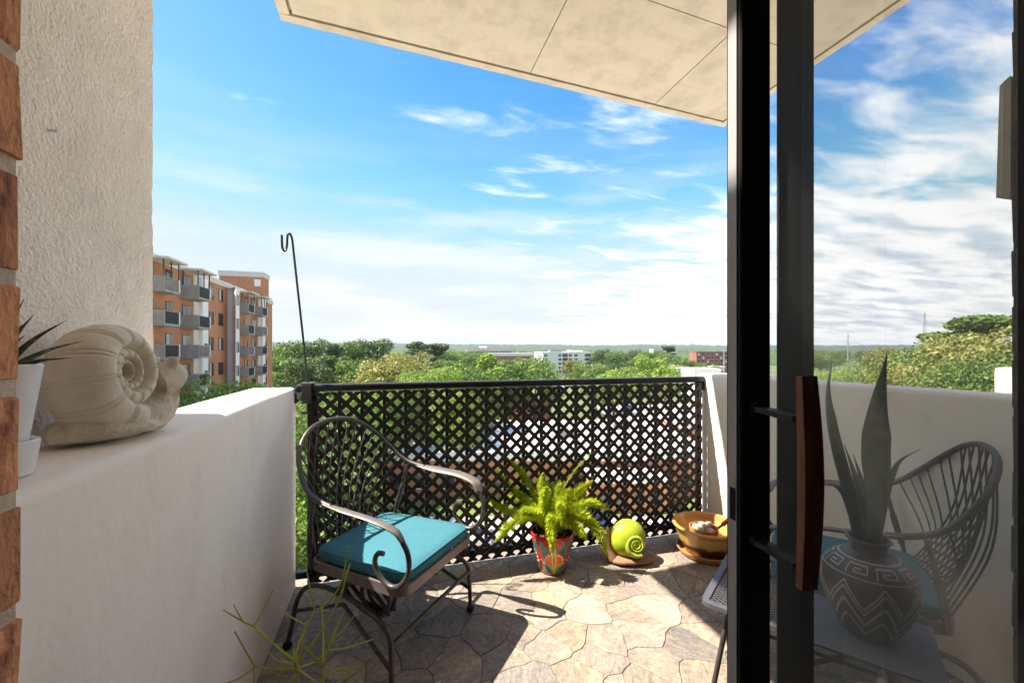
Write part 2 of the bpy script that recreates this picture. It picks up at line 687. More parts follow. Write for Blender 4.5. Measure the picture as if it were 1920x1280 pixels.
        for g, z in ((0.0014, -0.006), (0.0014, 0.0), (0.0024, 0.0014)):
            for a in pl:
                dx, dy = a[0] - cx, a[1] - cy
                L_ = math.hypot(dx, dy)
                s = max(0.1, (L_ - g * 1.25) / L_)
                dx, dy = dx * s, dy * s
                ring.append((dx * ca - dy * sa, dx * sa + dy * ca, z))
        n = len(pl)
        fs = []
        for lev in (0, 1):
            fs += [(lev * n + k, lev * n + (k + 1) % n, (lev + 1) * n + (k + 1) % n, (lev + 1) * n + k) for k in range(n)]
        fs.append(tuple(range(2 * n, 3 * n)))
        MB().add(ring, fs).build('flagstone', m, floor, loc=(cx, cy, r.uniform(-0.0008, 0.0008)), rot=(0, 0, ang))


flagstones()


def rounded_wall(x0, x1, y0, y1, h, r=0.03, ny=24, seed=0):
    """parapet with softly rounded top edges and end"""
    prof = [(x0, 0.0)]
    for cx, a0 in ((x0 + r, PI), (x1 - r, PI / 2)):
        for k in range(5):
            a = a0 - k * PI / 8
            prof.append((cx + r * math.cos(a), h - r + r * math.sin(a)))
    prof.append((x1, 0.0))
    mb = MB()
    m = len(prof)
    vs, fs = [], []
    ys = [y0 + (y1 - y0 - r) * i / ny for i in range(ny + 1)] + [y1 - r * 0.35, y1]
    for yi, y in enumerate(ys):
        ins = 0.0 if y < y1 - r * 0.5 else (r * 0.12 if y < y1 - 1e-6 else r * 0.55)
        for k, (x, z) in enumerate(prof):
            xx = x + (ins if x < (x0 + x1) / 2 else -ins)
            zz = z - (ins if z > h - r * 1.1 else 0)
            w = 0.0022 * vnoise(y * 3.1 + seed, z * 4 + k * .15, 5 + seed)
            vs.append((xx + w, y, zz + (w if z > 0.5 else 0)))
    n = len(ys)
    for i in range(n - 1):
        for j in range(m - 1):
            fs.append((i * m + j, (i + 1) * m + j, (i + 1) * m + j + 1, i * m + j + 1))
    fs.append(tuple(range(m)))
    fs.append(tuple(range(n * m - 1, (n - 1) * m - 1, -1)))
    return mb.add(vs, fs)


par_l = rounded_wall(U0 - 0.22, U0, WALL_Y, 2.50, PAR_H, 0.022).build('parapet_wall', M_plaster, smooth=50)
tag(par_l, 'cream plastered parapet carrying the stone snail and the white pot', 'wall')
par_r = rounded_wall(U1, U1 + 0.20, WALL_Y, 2.56, PAR_H + 0.03, 0.02, seed=3).build('parapet_wall', M_plaster, smooth=50)
tag(par_r, 'sunlit cream parapet at the railing end, continuing behind the glass', 'wall')

fin = thing('stucco_wall', 'tall rough cream stucco wall behind the stone snail', 'wall')
mb = MB()
ny, nz = 60, 130
ys = [0.40 + (1.575 - 0.40) * i / ny for i in range(ny + 1)]
zs = [-0.2 + 3.35 * i / nz for i in range(nz + 1)]
vs_, fs_ = [], []
for z in zs:
    for y in ys:
        d = 0.0022 * vnoise(y * 60, z * 60, 9) + 0.0015 * vnoise(y * 130, z * 130, 10)
        e = 0.004 * vnoise(z * 28, 3.3, 11) if y > 1.57 else 0
        vs_.append((-0.723 + d, y + e, z))
for j in range(nz):
    for i in range(ny):
        a = j * (ny + 1) + i
        fs_.append((a, a + 1, a + ny + 2, a + ny + 1))
mb.add(vs_, fs_)
mb.box(-0.96, -0.7255, 0.40, 1.572, -0.2, 3.15)
mb.build('render_coat', M_stucco, fin, smooth=80)
sc_ = MB().tube([(-0.727, 1.158, 1.747), (-0.709, 1.158, 1.747)], 0.0022, 8)
sc_.ball((-0.707, 1.158, 1.747), 0.0048, 10, 6, (0.6, 1, 1))
sc_.build('screw', pmat('zinc', (0.55, 0.56, 0.58), 0.3, metal=0.9), fin, smooth=True)

# brick jambs and the wall round the sliding door
UL, UR = -0.306, 1.015
jl = thing('brick_wall', 'orange red brick jamb at the left edge of the opening', 'wall')
jr = thing('brick_wall', 'brick jamb in shadow at the right edge behind the glass', 'wall')
COURSE = 0.0934


def brick_jamb(root, x_in, side, zs0, y0=0.10):
    # side -1: jamb lies left of x_in, +1: right
    x_out = x_in + side * 0.45
    a, b = sorted((x_in + side * 0.0010, x_out))
    MB().box(a, b, y0, WALL_Y - 0.0025, -0.1, 2.62).build('mortar', M_mortar if side < 0 else M_brick_shaded, root)
    bmat = M_brick if side < 0 else M_brick_shaded
    r = random.Random(5 if side < 0 else 6)
    n = int(2.62 / COURSE)
    for i in range(n + 1):
        z0 = zs0 + i * COURSE
        if z0 + COURSE > 2.62:
            break
        j = r.uniform(-0.0015, 0.0015)
        a, b = sorted((x_in + j, x_in + side * (0.20 if i % 2 else 0.10)))
        hgt = COURSE - 0.0125
        mb = MB()
        mb.box(0, b - a, 0, WALL_Y - y0 - 0.002 + r.uniform(-.001, .001), 0, hgt, 0.0022)
        # roughen the arris
        mb.v = [(x + r.uniform(-.0016, .0016), y + r.uniform(-.0016, .0016), z + r.uniform(-.0012, .0012)) for x, y, z in mb.v]
        mb.build('brick', bmat, root, loc=(a, y0 + 0.002, z0))
        # outer face: the rest of the course
        x = (b if side > 0 else a)
        k = 0
        while abs(x - x_in) < 0.44:
            w = min(0.19, 0.45 - abs(x - x_in))
            x2 = x + side * w
            p, q = sorted((x + side * 0.012, x2))
            if q - p > 0.02:
                MB().box(0, q - p, 0, 0.09, 0, hgt, 0.004).build('brick', bmat, root, loc=(p, WALL_Y - 0.092, z0))
            x = x2


brick_jamb(jl, UL, -1, 0.029)
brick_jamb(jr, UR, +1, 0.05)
wallout = tag(MB().box(-0.96, UR + 2.2, 0.11, WALL_Y - 0.004, 2.625, 3.14).build('lintel_wall',
              pmat('plain_brick', (0.33, 0.12, 0.06), 0.9, var=0.2, scale=20, bump=0.5)), kind='structure')
tag(MB().box(UR + 0.452, UR + 3.2, 0.11, WALL_Y - 0.004, -0.2, 2.62).build('outer_wall', M_stucco), kind='structure')  # unseen face, given pale stucco instead of brick to bounce light

# rough concrete block that shows past the right jamb
rb = MB().box(0, 0.10, 0, 0.022, 0, 0.208, 0.006)
rb.v = [(x + rng.uniform(-.003, .003), y + rng.uniform(-.003, .003), z + rng.uniform(-.003, .003)) for x, y, z in rb.v]
o = rb.build('concrete_block', M_concrete, loc=(1.030, 0.463, 1.535))
tag(o, 'small rough concrete block on the right jamb high behind the glass', 'block')

# the room behind the camera
M_room = pmat('white_room_paint', (0.75, 0.73, 0.70), 0.8, var=0.02)
tag(MB().box(-2.6, 3.2, -4.6, 0.30, -0.14, -0.02).build('room_floor', pmat('oak_floor', (0.30, 0.19, 0.11), 0.5, var=0.2, scale=5, stretch=(2, 20, 1))), kind='structure')
tag(MB().box(-2.6, 3.2, -4.6, 0.108, 2.56, 2.70).build('room_ceiling', M_room), kind='structure')
tag(MB().box(-2.7, -2.6, -4.6, 0.108, -0.02, 2.56).build('room_wall', M_room), kind='structure')
tag(MB().box(3.2, 3.3, -4.6, 0.108, -0.02, 2.56).build('room_wall', M_room), kind='structure')
tag(MB().box(-2.6, 3.2, -4.7, -4.6, -0.02, 2.56).build('room_wall', M_room), kind='structure')
tag(MB().box(-2.6, UL - 0.02, 0.0, 0.098, -0.02, 2.56).build('room_wall', M_room), kind='structure')
tag(MB().box(UR + 0.02, 3.2, 0.0, 0.098, -0.02, 2.56).build('room_wall', M_room), kind='structure')

# soffit of the balcony above
SZ = 3.145
FL, FR = (-0.612, 2.667), (2.68, 2.93)
ceil = tag(MB().prism([(-0.612, 0.40), (2.68, 0.40), FR, FL], SZ + 0.03, SZ + 0.20).build('ceiling', M_concrete), kind='structure')


def soffit():
    # rim with a drip groove, then the board-marked panels
    def fy(x, off):
        return FL[1] + (x - FL[0]) * (FR[1] - FL[1]) / (FR[0] - FL[0]) - off
    rim = 0.055
    r = random.Random(3)
    xs = [FL[0] + (FR[0] - FL[0]) * i / 60 for i in range(61)]
    poly = [(x, fy(x, 0) + r.uniform(-.003, .003)) for x in xs]
    poly += [(x, fy(x, rim) + r.uniform(-.002, .002)) for x in reversed(xs)]
    MB().prism(poly, SZ - 0.004, SZ + 0.0295).build('rim', M_concrete, ceil)
    MB().box(FL[0], FL[0] + rim, 0.40, FL[1] - rim - 0.002, SZ - 0.004, SZ + 0.0295).build('rim', M_concrete, ceil)
    MB().box(FR[0] - rim, FR[0], 0.40, fy(FR[0], rim) - 0.002, SZ - 0.004, SZ + 0.0295).build('rim', M_concrete, ceil)
    gx = [FL[0] + rim + 0.014, 0.90, 1.93, FR[0] - rim - 0.014]
    for a, b in zip(gx, gx[1:]):
        a += 0.003
        b -= 0.003
        for k in (0, 1):
            if k == 0:
                p = [(a, 1.952), (b, 2.035 if b > 1 else 1.99), (b, fy(b, rim + 0.014)), (a, fy(a, rim + 0.014))]
                p = [(a, 1.83 + 0.0799 * (a + .6)), (b, 1.83 + 0.0799 * (b + .6)), p[2], p[3]]
            else:
                p = [(a, 0.40), (b, 0.40), (b, 1.824 + 0.0799 * (b + .6)), (a, 1.824 + 0.0799 * (a + .6))]
            MB().prism(p, SZ + r.uniform(0.0, 0.002), SZ + 0.0292).build('soffit_panel', M_concrete, ceil)


soffit()

# neighbour's balcony parapet
nb = rounded_wall(5.52, 5.74, 0.47, 2.62, PAR_H + 0.03, 0.03, seed=8).build('parapet_wall', M_plaster, smooth=50)
tag(nb, 'beige end of the next balcony wall, at the far right behind the glass', 'wall')

# ------------------------------------------------------------------ railing and lattice
rail = thing('balcony_railing', 'black metal balcony railing behind the lattice', 'railing', (0, RAIL_Y + 0.03, 0))
tr = MB().box(U0 + 0.002, U1 - 0.002, -0.028, 0.028, 1.042, 1.082, 0.007).build('top_rail', M_rail, rail)
MB().box(U0 + 0.002, U1 - 0.002, -0.02, 0.02, 0.045, 0.08, 0.004).build('bottom_rail', M_rail, rail)
pm = MB().box(-0.009, 0.009, -0.009, 0.009, 0.08, 1.042).build('baluster', M_rail, rail, loc=(-0.40, 0.012, 0)).data
k = 0
x = -0.40 + 0.118
while x < U1 - 0.08:
    link('baluster', pm, rail, (x, 0.012, 0))
    x += 0.118
for x in (-0.425, U1 - 0.04):
    MB().box(x - 0.016, x + 0.016, -0.017, 0.017, -0.004, 1.0415, 0.003).build('post', M_rail, rail)
for x, s in ((U0, 1), (U1, -1)):
    mbk = MB().box(min(x, x + s * 0.012), max(x, x + s * 0.012), -0.034, 0.034, 0.985, 1.0405, 0.002)
    mbk.tube([(x + s * 0.012, -0.02, 1.0), (x + s * 0.02, -0.02, 1.0)], 0.008, 6)
    mbk.build('wall_bracket', M_iron, rail)

lat = thing('lattice_screen', 'dark brown diagonal lattice screen fixed along the railing', 'lattice', (0, RAIL_Y, 0))
LX0, LX1, LZ0, LZ1 = -0.418, 2.062, 0.022, 1.040
PITCH, SLW = 0.0775, 0.0232


def clip2(poly, nx, ny, d):
    out = []
    for i in range(len(poly)):
        a, c = poly[i], poly[(i + 1) % len(poly)]
        da, dc = a[0] * nx + a[1] * ny - d, c[0] * nx + c[1] * ny - d
        if da <= 0:
            out.append(a)
        if (da < 0) != (dc < 0):
            t = da / (da - dc)
            out.append((a[0] + (c[0] - a[0]) * t, a[1] + (c[1] - a[1]) * t))
    return out


for dirn in (1, -1):
    c = (LX0 - LZ1 - 0.1) if dirn == 1 else (LX0 - 0.1)
    c = math.floor(c / PITCH) * PITCH + (0.02 if dirn == 1 else 0.03)
    while c < LX1 + 1.2:
        # centre line x - dirn*z = c
        poly = [(LX0, LZ0), (LX1, LZ0), (LX1, LZ1), (LX0, LZ1)]
        s = SLW / 2 * math.sqrt(2)
        poly = clip2(poly, 1, -dirn, c + s)
        poly = clip2(poly, -1, dirn, -(c - s))
        if len(poly) >= 3:
            area = abs(sum(poly[i][0] * poly[(i + 1) % len(poly)][1] - poly[(i + 1) % len(poly)][0] * poly[i][1] for i in range(len(poly)))) / 2
            if area > 4e-5:
                n = len(poly)
                y0, y1 = (-0.0065, -0.0005) if dirn == 1 else (0.0, 0.006)
                vs_ = [(x, y0, z) for x, z in poly] + [(x, y1, z) for x, z in poly]
                fs_ = [tuple(range(n)), tuple(range(2 * n - 1, n - 1, -1))]
                fs_ += [((i + 1) % n, i, n + i, n + (i + 1) % n) for i in range(n)]
                MB().add(vs_, fs_).build('slat', M_slat, lat)
        c += PITCH

# shepherd hook clamped to the rail
hk = thing('hanging_hook', 'tall thin black hook pole clamped to the railing corner', 'hook', (-0.440, RAIL_Y + 0.03, 1.082))
hp = [(0, 0, 0.0), (-0.012, 0.006, 0.12), (-0.045, 0.02, 0.42), (-0.075, 0.03, 0.70), (-0.083, 0.032, 0.775)]
curl = [(-0.088, 0.030, 0.800), (-0.096, 0.026, 0.812), (-0.104, 0.020, 0.800), (-0.106, 0.016, 0.745), (-0.111, 0.006, 0.715),
        (-0.118, -0.004, 0.714), (-0.123, -0.012, 0.735), (-0.124, -0.014, 0.792)]
MB().tube(spline(hp + curl, 8), 0.0058, 8).build('pole', M_rail, hk, smooth=True)
mb = MB().box(-0.03, 0.03, -0.036, 0.036, 0.001, 0.011, 0.002)
mb.box(-0.022, 0.022, -0.052, -0.032, -0.085, 0.0008)
mb.build('clamp', M_iron, hk)
mb = MB().box(-0.026, 0.026, -0.05, 0.02, -0.098, -0.088, 0.002)
mb.tube([(0, -0.01, -0.15), (0, -0.01, -0.045)], 0.006, 8)
mb.box(-0.03, 0.03, -0.018, -0.002, -0.158, -0.146, 0.002)
mb.build('clamp_screw', M_iron, hk)

# ------------------------------------------------------------------ sliding door and screen door
door = thing('sliding_door', 'open dark bronze sliding glass door with a wooden pull handle', 'door', (0.358, 0.3666, 0))
mb = MB()
mb.box(0.0, 0.0405, 0.0, 0.021, 0.03, 2.50, 0.0015)
mb.build('stile', M_bronze, door)
mb = MB().box(-0.0016, -0.0002, 0.0045, 0.0165, 0.03, 2.50)
mb.build('edge_strip', M_alu, door)
mb = MB().box(-0.0020, -0.00165, 0.0055, 0.0135, 1.085, 1.120)
mb.build('latch_slot', pmat('black_recess', (0.004, 0.004, 0.004), 0.8), door)
MB().box(0.010, 0.031, -0.0022, -0.0002, 1.050, 1.218, 0.0008).build('handle_plate', pmat('black_plate', (0.008, 0.008, 0.008), 0.5), door)
MB().box(0.013, 0.024, -0.0050, -0.0024, 1.072, 1.104, 0.001).build('thumb_latch', pmat('worn_latch', (0.05, 0.04, 0.038), 0.4, metal=0.5), door)
hd = empty('handle')
hd.parent = door
grip = []
for t in np.linspace(0, 1, 14):
    z = 1.046 + 0.199 * t
    bow = math.sin(PI * t)
    grip.append((0.0165 - 0.0 * bow, -0.060 - 0.004 * bow, z))
prof = [(-0.0040, -0.0105), (0.0040, -0.0105), (0.0062, -0.005), (0.0062, 0.0095), (-0.0062, 0.0095), (-0.0062, -0.005)]
MB().sweep(grip, prof, up=(1, 0, 0), scale=[0.82 + 0.2 * math.sin(PI * t) for t in np.linspace(0, 1, 14)]).build('grip', M_wood, hd, smooth=30)
for z in (1.066, 1.2065):
    b_ = MB().sweep(spline([(0.016, -0.001, z), (0.016, -0.02, z), (0.0165, -0.035, z - 0.002), (0.0168, -0.052, z - 0.003)], 4),
                    [(-0.007, -0.0028), (0.007, -0.0028), (0.007, 0.0028), (-0.007, 0.0028)])
    b_.tube([(0.016, -0.0075, z), (0.016, -0.0023, z)], 0.008, 10)
    b_.build('bracket', M_bronze, hd)


def veil(name, tint, gloss, dust, dustcol):
    m = bpy.data.materials.new(name)
    m.use_nodes = True
    nt = m.node_tree
    N, L = nt.nodes.new, nt.links.new
    nt.nodes.remove(nt.nodes['Principled BSDF'])
    t = N('ShaderNodeBsdfTransparent')
    t.inputs[0].default_value = (*tint, 1)
    g = N('ShaderNodeBsdfGlossy')
    g.inputs['Roughness'].default_value = 0.02
    fr = N('ShaderNodeFresnel')
    fr.inputs['IOR'].default_value = 1.45
    mx = N('ShaderNodeMixShader')
    if gloss:
        L(fr.outputs[0], mx.inputs[0])
    else:
        mx.inputs[0].default_value = 0
    L(t.outputs[0], mx.inputs[1])
    L(g.outputs[0], mx.inputs[2])
    d = N('ShaderNodeBsdfDiffuse')
    d.inputs[0].default_value = (*dustcol, 1)
    tl = N('ShaderNodeBsdfTranslucent')
    tl.inputs[0].default_value = (*dustcol, 1)
    ad = N('ShaderNodeMixShader')
    ad.inputs[0].default_value = 0.5
    L(d.outputs[0], ad.inputs[1])
    L(tl.outputs[0], ad.inputs[2])
    tc = N('ShaderNodeTexCoord')
    n = N('ShaderNodeTexNoise')
    n.inputs['Scale'].default_value = 7
    n.inputs['Detail'].default_value = 8
    L(tc.outputs['Object'], n.inputs['Vector'])
    mr = N('ShaderNodeMapRange')
    mr.inputs['To Min'].default_value = dust * 0.6
    mr.inputs['To Max'].default_value = dust * 1.4
    L(n.outputs[0], mr.inputs['Value'])
    mx2 = N('ShaderNodeMixShader')
    L(mr.outputs[0], mx2.inputs[0])
    L(mx.outputs[0], mx2.inputs[1])
    L(ad.outputs[0], mx2.inputs[2])
    L(mx2.outputs[0], nt.nodes['Material Output'].inputs[0])
    return m


M_glass = veil('dusty_glass', (0.96, 0.97, 0.96), True, 0.06, (0.68, 0.62, 0.54))
M_screen = veil('insect_screen', (1, 1, 1), False, 0.22, (0.40, 0.37, 0.33))
# pane sits inside the panel, from the stile to the fixed jamb
MB().add([(0.0405, 0.0105, 0.10), (0.66, 0.0105, 0.10), (0.66, 0.0105, 2.44), (0.0405, 0.0105, 2.44)], [(0, 1, 2, 3)]).build('glass_pane', M_glass, door)
mb = MB().box(0.0407, 0.66, 0.001, 0.020, 2.4402, 2.50)
mb.build('top_bar', M_bronze, door)
MB().box(0.0407, 0.66, 0.001, 0.020, 0.03, 0.0998).build('bottom_bar', M_bronze, door)

scr = thing('screen_door', 'dark framed insect screen door just behind the glass door', 'door', (0.4470, 0.4010, 0))
mb = MB().box(0.0, 0.0355, 0.0, 0.003, 0.02, 2.50, 0.0006)
mb.build('stile', pmat('charcoal_frame', (0.030, 0.026, 0.025), 0.5, var=0.15, scale=40), scr)
MB().box(0.0357, 0.058, 0.001, 0.010, 0.02, 2.50, 0.001).build('spline_channel', M_bronze, scr)
MB().add([(0.058, 0.007, 0.06), (0.565, 0.007, 0.06), (0.565, 0.007, 2.46), (0.058, 0.007, 2.46)], [(0, 1, 2, 3)]).build('mesh', M_screen, scr)
MB().box(0.0582, 0.565, 0.001, 0.010, 2.4602, 2.50).build('top_bar', M_bronze, scr)
MB().box(0.0582, 0.565, 0.001, 0.010, 0.02, 0.0598).build('bottom_bar', M_bronze, scr)

frm = thing('door_frame', 'dark metal door frame post at the far right edge', 'door frame', (0, 0, 0))
MB().box(0.822, 1.00, 0.345, 0.366, 0.0, 2.56).build('jamb', M_bronze, frm)
MB().box(UL + 0.012, 1.00, 0.345, 0.43, 2.515, 2.60).build('head', M_bronze, frm)
MB().box(UL + 0.012, 1.00, 0.345, 0.45, -0.019, 0.018).build('track', M_alu, frm)
MB().box(UL + 0.011, UL + 0.040, 0.20, 0.232, 0.0, 2.51).build('jamb', M_bronze, frm)

# ------------------------------------------------------------------ chairs
def make_chair(label, loc, rz):
    """wrought iron spring chair; local +x is forward, seat about 0.40 high"""
    t = thing('patio_chair', label, 'chair', loc, rz, 'wrought iron patio chairs')
    half = [(0.262, 0.285, 0.592), (0.235, 0.298, 0.628), (0.14, 0.305, 0.652), (0.0, 0.302, 0.662), (-0.12, 0.298, 0.676),
            (-0.20, 0.290, 0.706), (-0.262, 0.270, 0.765), (-0.325, 0.222, 0.845), (-0.366, 0.130, 0.912)]
    full = [(x, -y, z) for x, y, z in half] + [(-0.378, 0, 0.935)] + list(reversed(half))
    sp = spline(full, 8)
    i0, i1 = 8 * 4, len(sp) - 8 * 4 - 1
    MB().tube(sp[i0 - 4:i1 + 5], 0.0105, 10).build('hoop_back', M_iron, t, smooth=True)
    pad = [(0.025 * math.cos(a) * (1 if abs(math.cos(a)) > .3 else 1), 0.0085 * math.sin(a)) for a in np.linspace(0, 2 * PI, 13)[:-1]]
    for part in (sp[:i0], list(reversed(sp[i1 + 1:]))):
        n = len(part)
        sc = [min(1.0, 0.9 + 0.1 * min(1, k / 3), 0.45 + 0.55 * min(1, (n - 1 - k) / 7)) for k in range(n)]
        MB().sweep(part, pad, scale=sc).build('arm_pad', M_armpad, t, smooth=True)
    for s in (-1, 1):
        scroll = [(0.258, 0.286, 0.596), (0.284, 0.282, 0.545), (0.286, 0.279, 0.490), (0.262, 0.276, 0.440), (0.222, 0.274, 0.412),
                  (0.178, 0.274, 0.418), (0.142, 0.275, 0.450), (0.130, 0.276, 0.490), (0.146, 0.277, 0.520), (0.172, 0.278, 0.524)]
        MB().tube(spline([(x, s * y, z) for x, y, z in scroll], 6), 0.0095, 8).build('arm_scroll', M_iron, t, smooth=True)
        mb = MB().tube(spline([(-0.165, s * 0.292, 0.672), (-0.19, s * 0.285, 0.56), (-0.215, s * 0.268, 0.45), (-0.222, s * 0.25, 0.375)], 6), 0.0085, 8)
        mb.tube([(-0.188, s * 0.2855, 0.565), (-0.214, s * 0.2685, 0.455)], 0.0115, 8)
        mb.build('arm_post', M_iron, t, smooth=True)
    # basket of thin rods between the hoop and the back of the seat
    hoop = sp[i0 + 2:i1 - 1]
    nh = len(hoop)
    for s in (0, 1):
        for k in range(12):
            f = 0.40 + 0.50 * k / 11
            q = f if s == 0 else 1 - f
            h = Vector(hoop[int(q * (nh - 1))])
            yb = (-0.22 + 0.28 * k / 11) * (1 if s == 0 else -1)
            low = Vector((-0.222, yb, 0.385))
            mid = (h + low) / 2 + Vector((-0.040 - 0.006 * s, 0, -0.012))
            MB().tube(spline([tuple(h), tuple(mid), tuple(low)], 6), 0.0033, 6).build('back_rod', M_iron, t, smooth=True)
    # seat frame: rounded channel
    a, b, r = 0.245, 0.255, 0.05
    loop = []
    for cx, cy, a0 in ((a - r, b - r, 0), (-a + r, b - r, 90), (-a + r, -b + r, 180), (a - r, -b + r, 270)):
        for k in range(6):
            an = math.radians(a0 + 18 * k)
            loop.append((cx + r * math.cos(an), (cy + r * math.sin(an)) * (1 if cx > 0 else 0.94), 0.383))
    prof = [(-0.006, -0.019), (0.006, -0.019), (0.006, 0.019), (-0.006, 0.019)]
    MB().sweep(loop, prof, closed=True).build('seat_frame', M_armpad, t, smooth=35)
    mb = MB()
    for k in range(9):
        y = -0.2 + 0.05 * k
        mb.box(-0.236, 0.236, y - 0.006, y + 0.006, 0.372, 0.377)
        mb.box(-0.2 + 0.05 * k - 0.006, -0.2 + 0.05 * k + 0.006, -0.232, 0.232, 0.3775, 0.3815)
    mb.build('seat_strap', M_iron, t)
    # base: one arched side frame left and right, crossbars, springs
    for s in (-1, 1):
        arch = [(0.215, 0.285, 0.03), (0.212, 0.283, 0.14), (0.205, 0.28, 0.215), (0.165, 0.272, 0.258), (0.06, 0.255, 0.285), (-0.08, 0.238, 0.300),
                (-0.20, 0.238, 0.305), (-0.275, 0.242, 0.275), (-0.318, 0.246, 0.205), (-0.335, 0.247, 0.13), (-0.365, 0.25, 0.03)]
        MB().tube(spline([(x, s * y, z) for x, y, z in arch], 6), 0.0098, 8).build('leg_frame', M_iron, t, smooth=True)
        mb = MB().tube([(0.212, s * 0.284, 0.115), (-0.06, s * 0.240, 0.262), (-0.325, s * 0.247, 0.175)], 0.0085, 8)
        mb.build('brace', M_iron, t, smooth=True)
        for x, y in ((0.2155, 0.2853), (-0.3655, 0.2503)):
            MB().ball((x, s * y, 0.0205), 0.0185, 12, 8).build('foot', M_blackpiping, t, smooth=True)
        # coil spring plates: a flat rod ring rising from the frame to the seat
        for off in (-0.018, 0.018):
            ring = []
            for k in range(26):
                an = -PI / 2 + 2 * PI * k / 22
                ring.append((0.045 + 0.075 * math.cos(an) * 0.95, s * 0.165 + off + 0.012 * k / 25, 0.285 + 0.078 * math.sin(an) + 0.004 * k / 25))
            pre = [(-0.13, s * 0.165 + off, 0.300), (-0.05, s * 0.165 + off, 0.235)]
            ring = pre + ring + [(-0.06, s * 0.165 + off + 0.014, 0.352), (-0.16, s * 0.165 + off + 0.014, 0.360)]
            MB().tube(spline(ring, 3), 0.0085, 8).build('spring', M_iron, t, smooth=True)
    MB().tube([(0.209, -0.281, 0.20), (0.209, 0.281, 0.20)], 0.0085, 8).build('crossbar', M_iron, t, smooth=True)
    mb = MB().tube([(-0.11, -0.238, 0.3015), (-0.11, 0.238, 0.3015)], 0.0105, 8)
    for y in (-0.165, 0.165):
        mb.tube([(-0.11, y - 0.03, 0.3015), (-0.11, y + 0.03, 0.3015)], 0.019, 10)
    mb.build('crossbar', M_iron, t, smooth=True)
    return t


def make_cushion(label, loc, rz):
    a, b, r = 0.243, 0.245, 0.055
    rings = []
    for sc, z in ((0.955, 0.404), (0.99, 0.411), (1.0, 0.428), (0.995, 0.443), (0.965, 0.4535), (0.80, 0.4615), (0.4, 0.465)):
        loop = []
        for cx, cy, a0 in ((a - r, b - r, 0), (-a + r, b - r, 90), (-a + r, -b + r, 180), (a - r, -b + r, 270)):
            for k in range(7):
                an = math.radians(a0 + 15 * k)
                x, y = cx + r * math.cos(an), cy + r * math.sin(an)
                y *= 1 if x > 0 else 0.93
                loop.append((x * sc, y * sc, 0.404 + (z - 0.404) * 0.78 + 0.0032 * vnoise(x * 8, y * 8 + z, 12) + 0.0012 * vnoise(x * 23, y * 21, 13)))
        rings.append(loop)
    n = len(rings[0])
    vs_ = [p for l in rings for p in l] + [(0, 0, 0.4524)]
    fs_ = [tuple(range(n - 1, -1, -1))]
    for i in range(len(rings) - 1):
        fs_ += [(i * n + k, i * n + (k + 1) % n, (i + 1) * n + (k + 1) % n, (i + 1) * n + k) for k in range(n)]
    i = len(rings) - 1
    fs_ += [(i * n + k, i * n + (k + 1) % n, len(vs_) - 1) for k in range(n)]
    t = thing('seat_cushion', label, 'cushion', loc, rz, 'teal seat cushions')
    c = MB().add(vs_, fs_).build('pad', M_teal, t, smooth='all')
    for sc, z in ((0.975, 0.4415), (0.982, 0.4085)):
        loop = [(x / 0.965 * sc, y / 0.965 * sc, z) for x, y, _ in rings[4]]
        MB().tube(loop, 0.0026, 6, closed=True).build('piping', M_teal, t, smooth=True)
    return t


c1 = W(-0.513, 1.858)
a1 = math.atan2(-0.404, 0.915) - YAW
ch1 = make_chair('iron hoop back chair beside the left parapet, in front of the lattice', (c1.x, c1.y, 0.003), a1)
make_cushion('teal cushion on the chair beside the left parapet', (c1.x, c1.y, 0.0), a1)
c2 = W(1.31, 1.65)
a2 = math.atan2(0.53, -0.85) - YAW
ch2 = copy_tree(ch1)
ch2.location, ch2.rotation_euler = (c2.x, c2.y, 0.003), (0, 0, a2)
ch2['label'] = 'iron hoop back chair seen through the glass behind the patterned vase'
make_cushion('blue cushion on the chair behind the glass', (c2.x, c2.y, 0.0), a2)

# ------------------------------------------------------------------ snails
def spiral_shell(R, turns, G, b0, bexp, ribs=0.0, steps=300, ring=22, rib_every=0.52, end=None, kfac=None, bulge=1.0):
    """planispiral shell in the local x-z plane, axis along y"""
    k = kfac or (1 - 1 / G) / (1 + 1 / G)
    ph0 = math.radians(-80 if end is None else end)
    vs, fs = [], []
    for i in range(steps + 1):
        t = i / steps
        th = 2 * PI * turns * t
        r = R * G ** (turns * (t - 1))
        a = k * r * 1.07
        ao = a * bulge
        b = b0 * (r / R) ** bexp
        g = 0.0
        if ribs:
            ph = (th / rib_every) % 1.0
            g = ribs * (math.exp(-((ph - 0.42) / 0.045) ** 2) + math.exp(-((ph - 0.58) / 0.045) ** 2))
        for j in range(ring):
            ph = 2 * PI * j / ring
            ca, sa = math.cos(ph), math.sin(ph)
            rr = ao * (1 - g) * ca if ca > 0 else a * ca
            al = ph0 - (2 * PI * turns - th)
            vs.append(((r + rr) * math.cos(al), b * (1 - g * 0.7) * sa, (r + rr) * math.sin(al)))
    for i in range(steps):
        for j in range(ring):
            j2 = (j + 1) % ring
            fs.append((i * ring + j, i * ring + j2, (i + 1) * ring + j2, (i + 1) * ring + j))
    fs.append(tuple(range(ring)))
    fs.append(tuple(range((steps + 1) * ring - 1, steps * ring - 1, -1)))
    return vs, fs


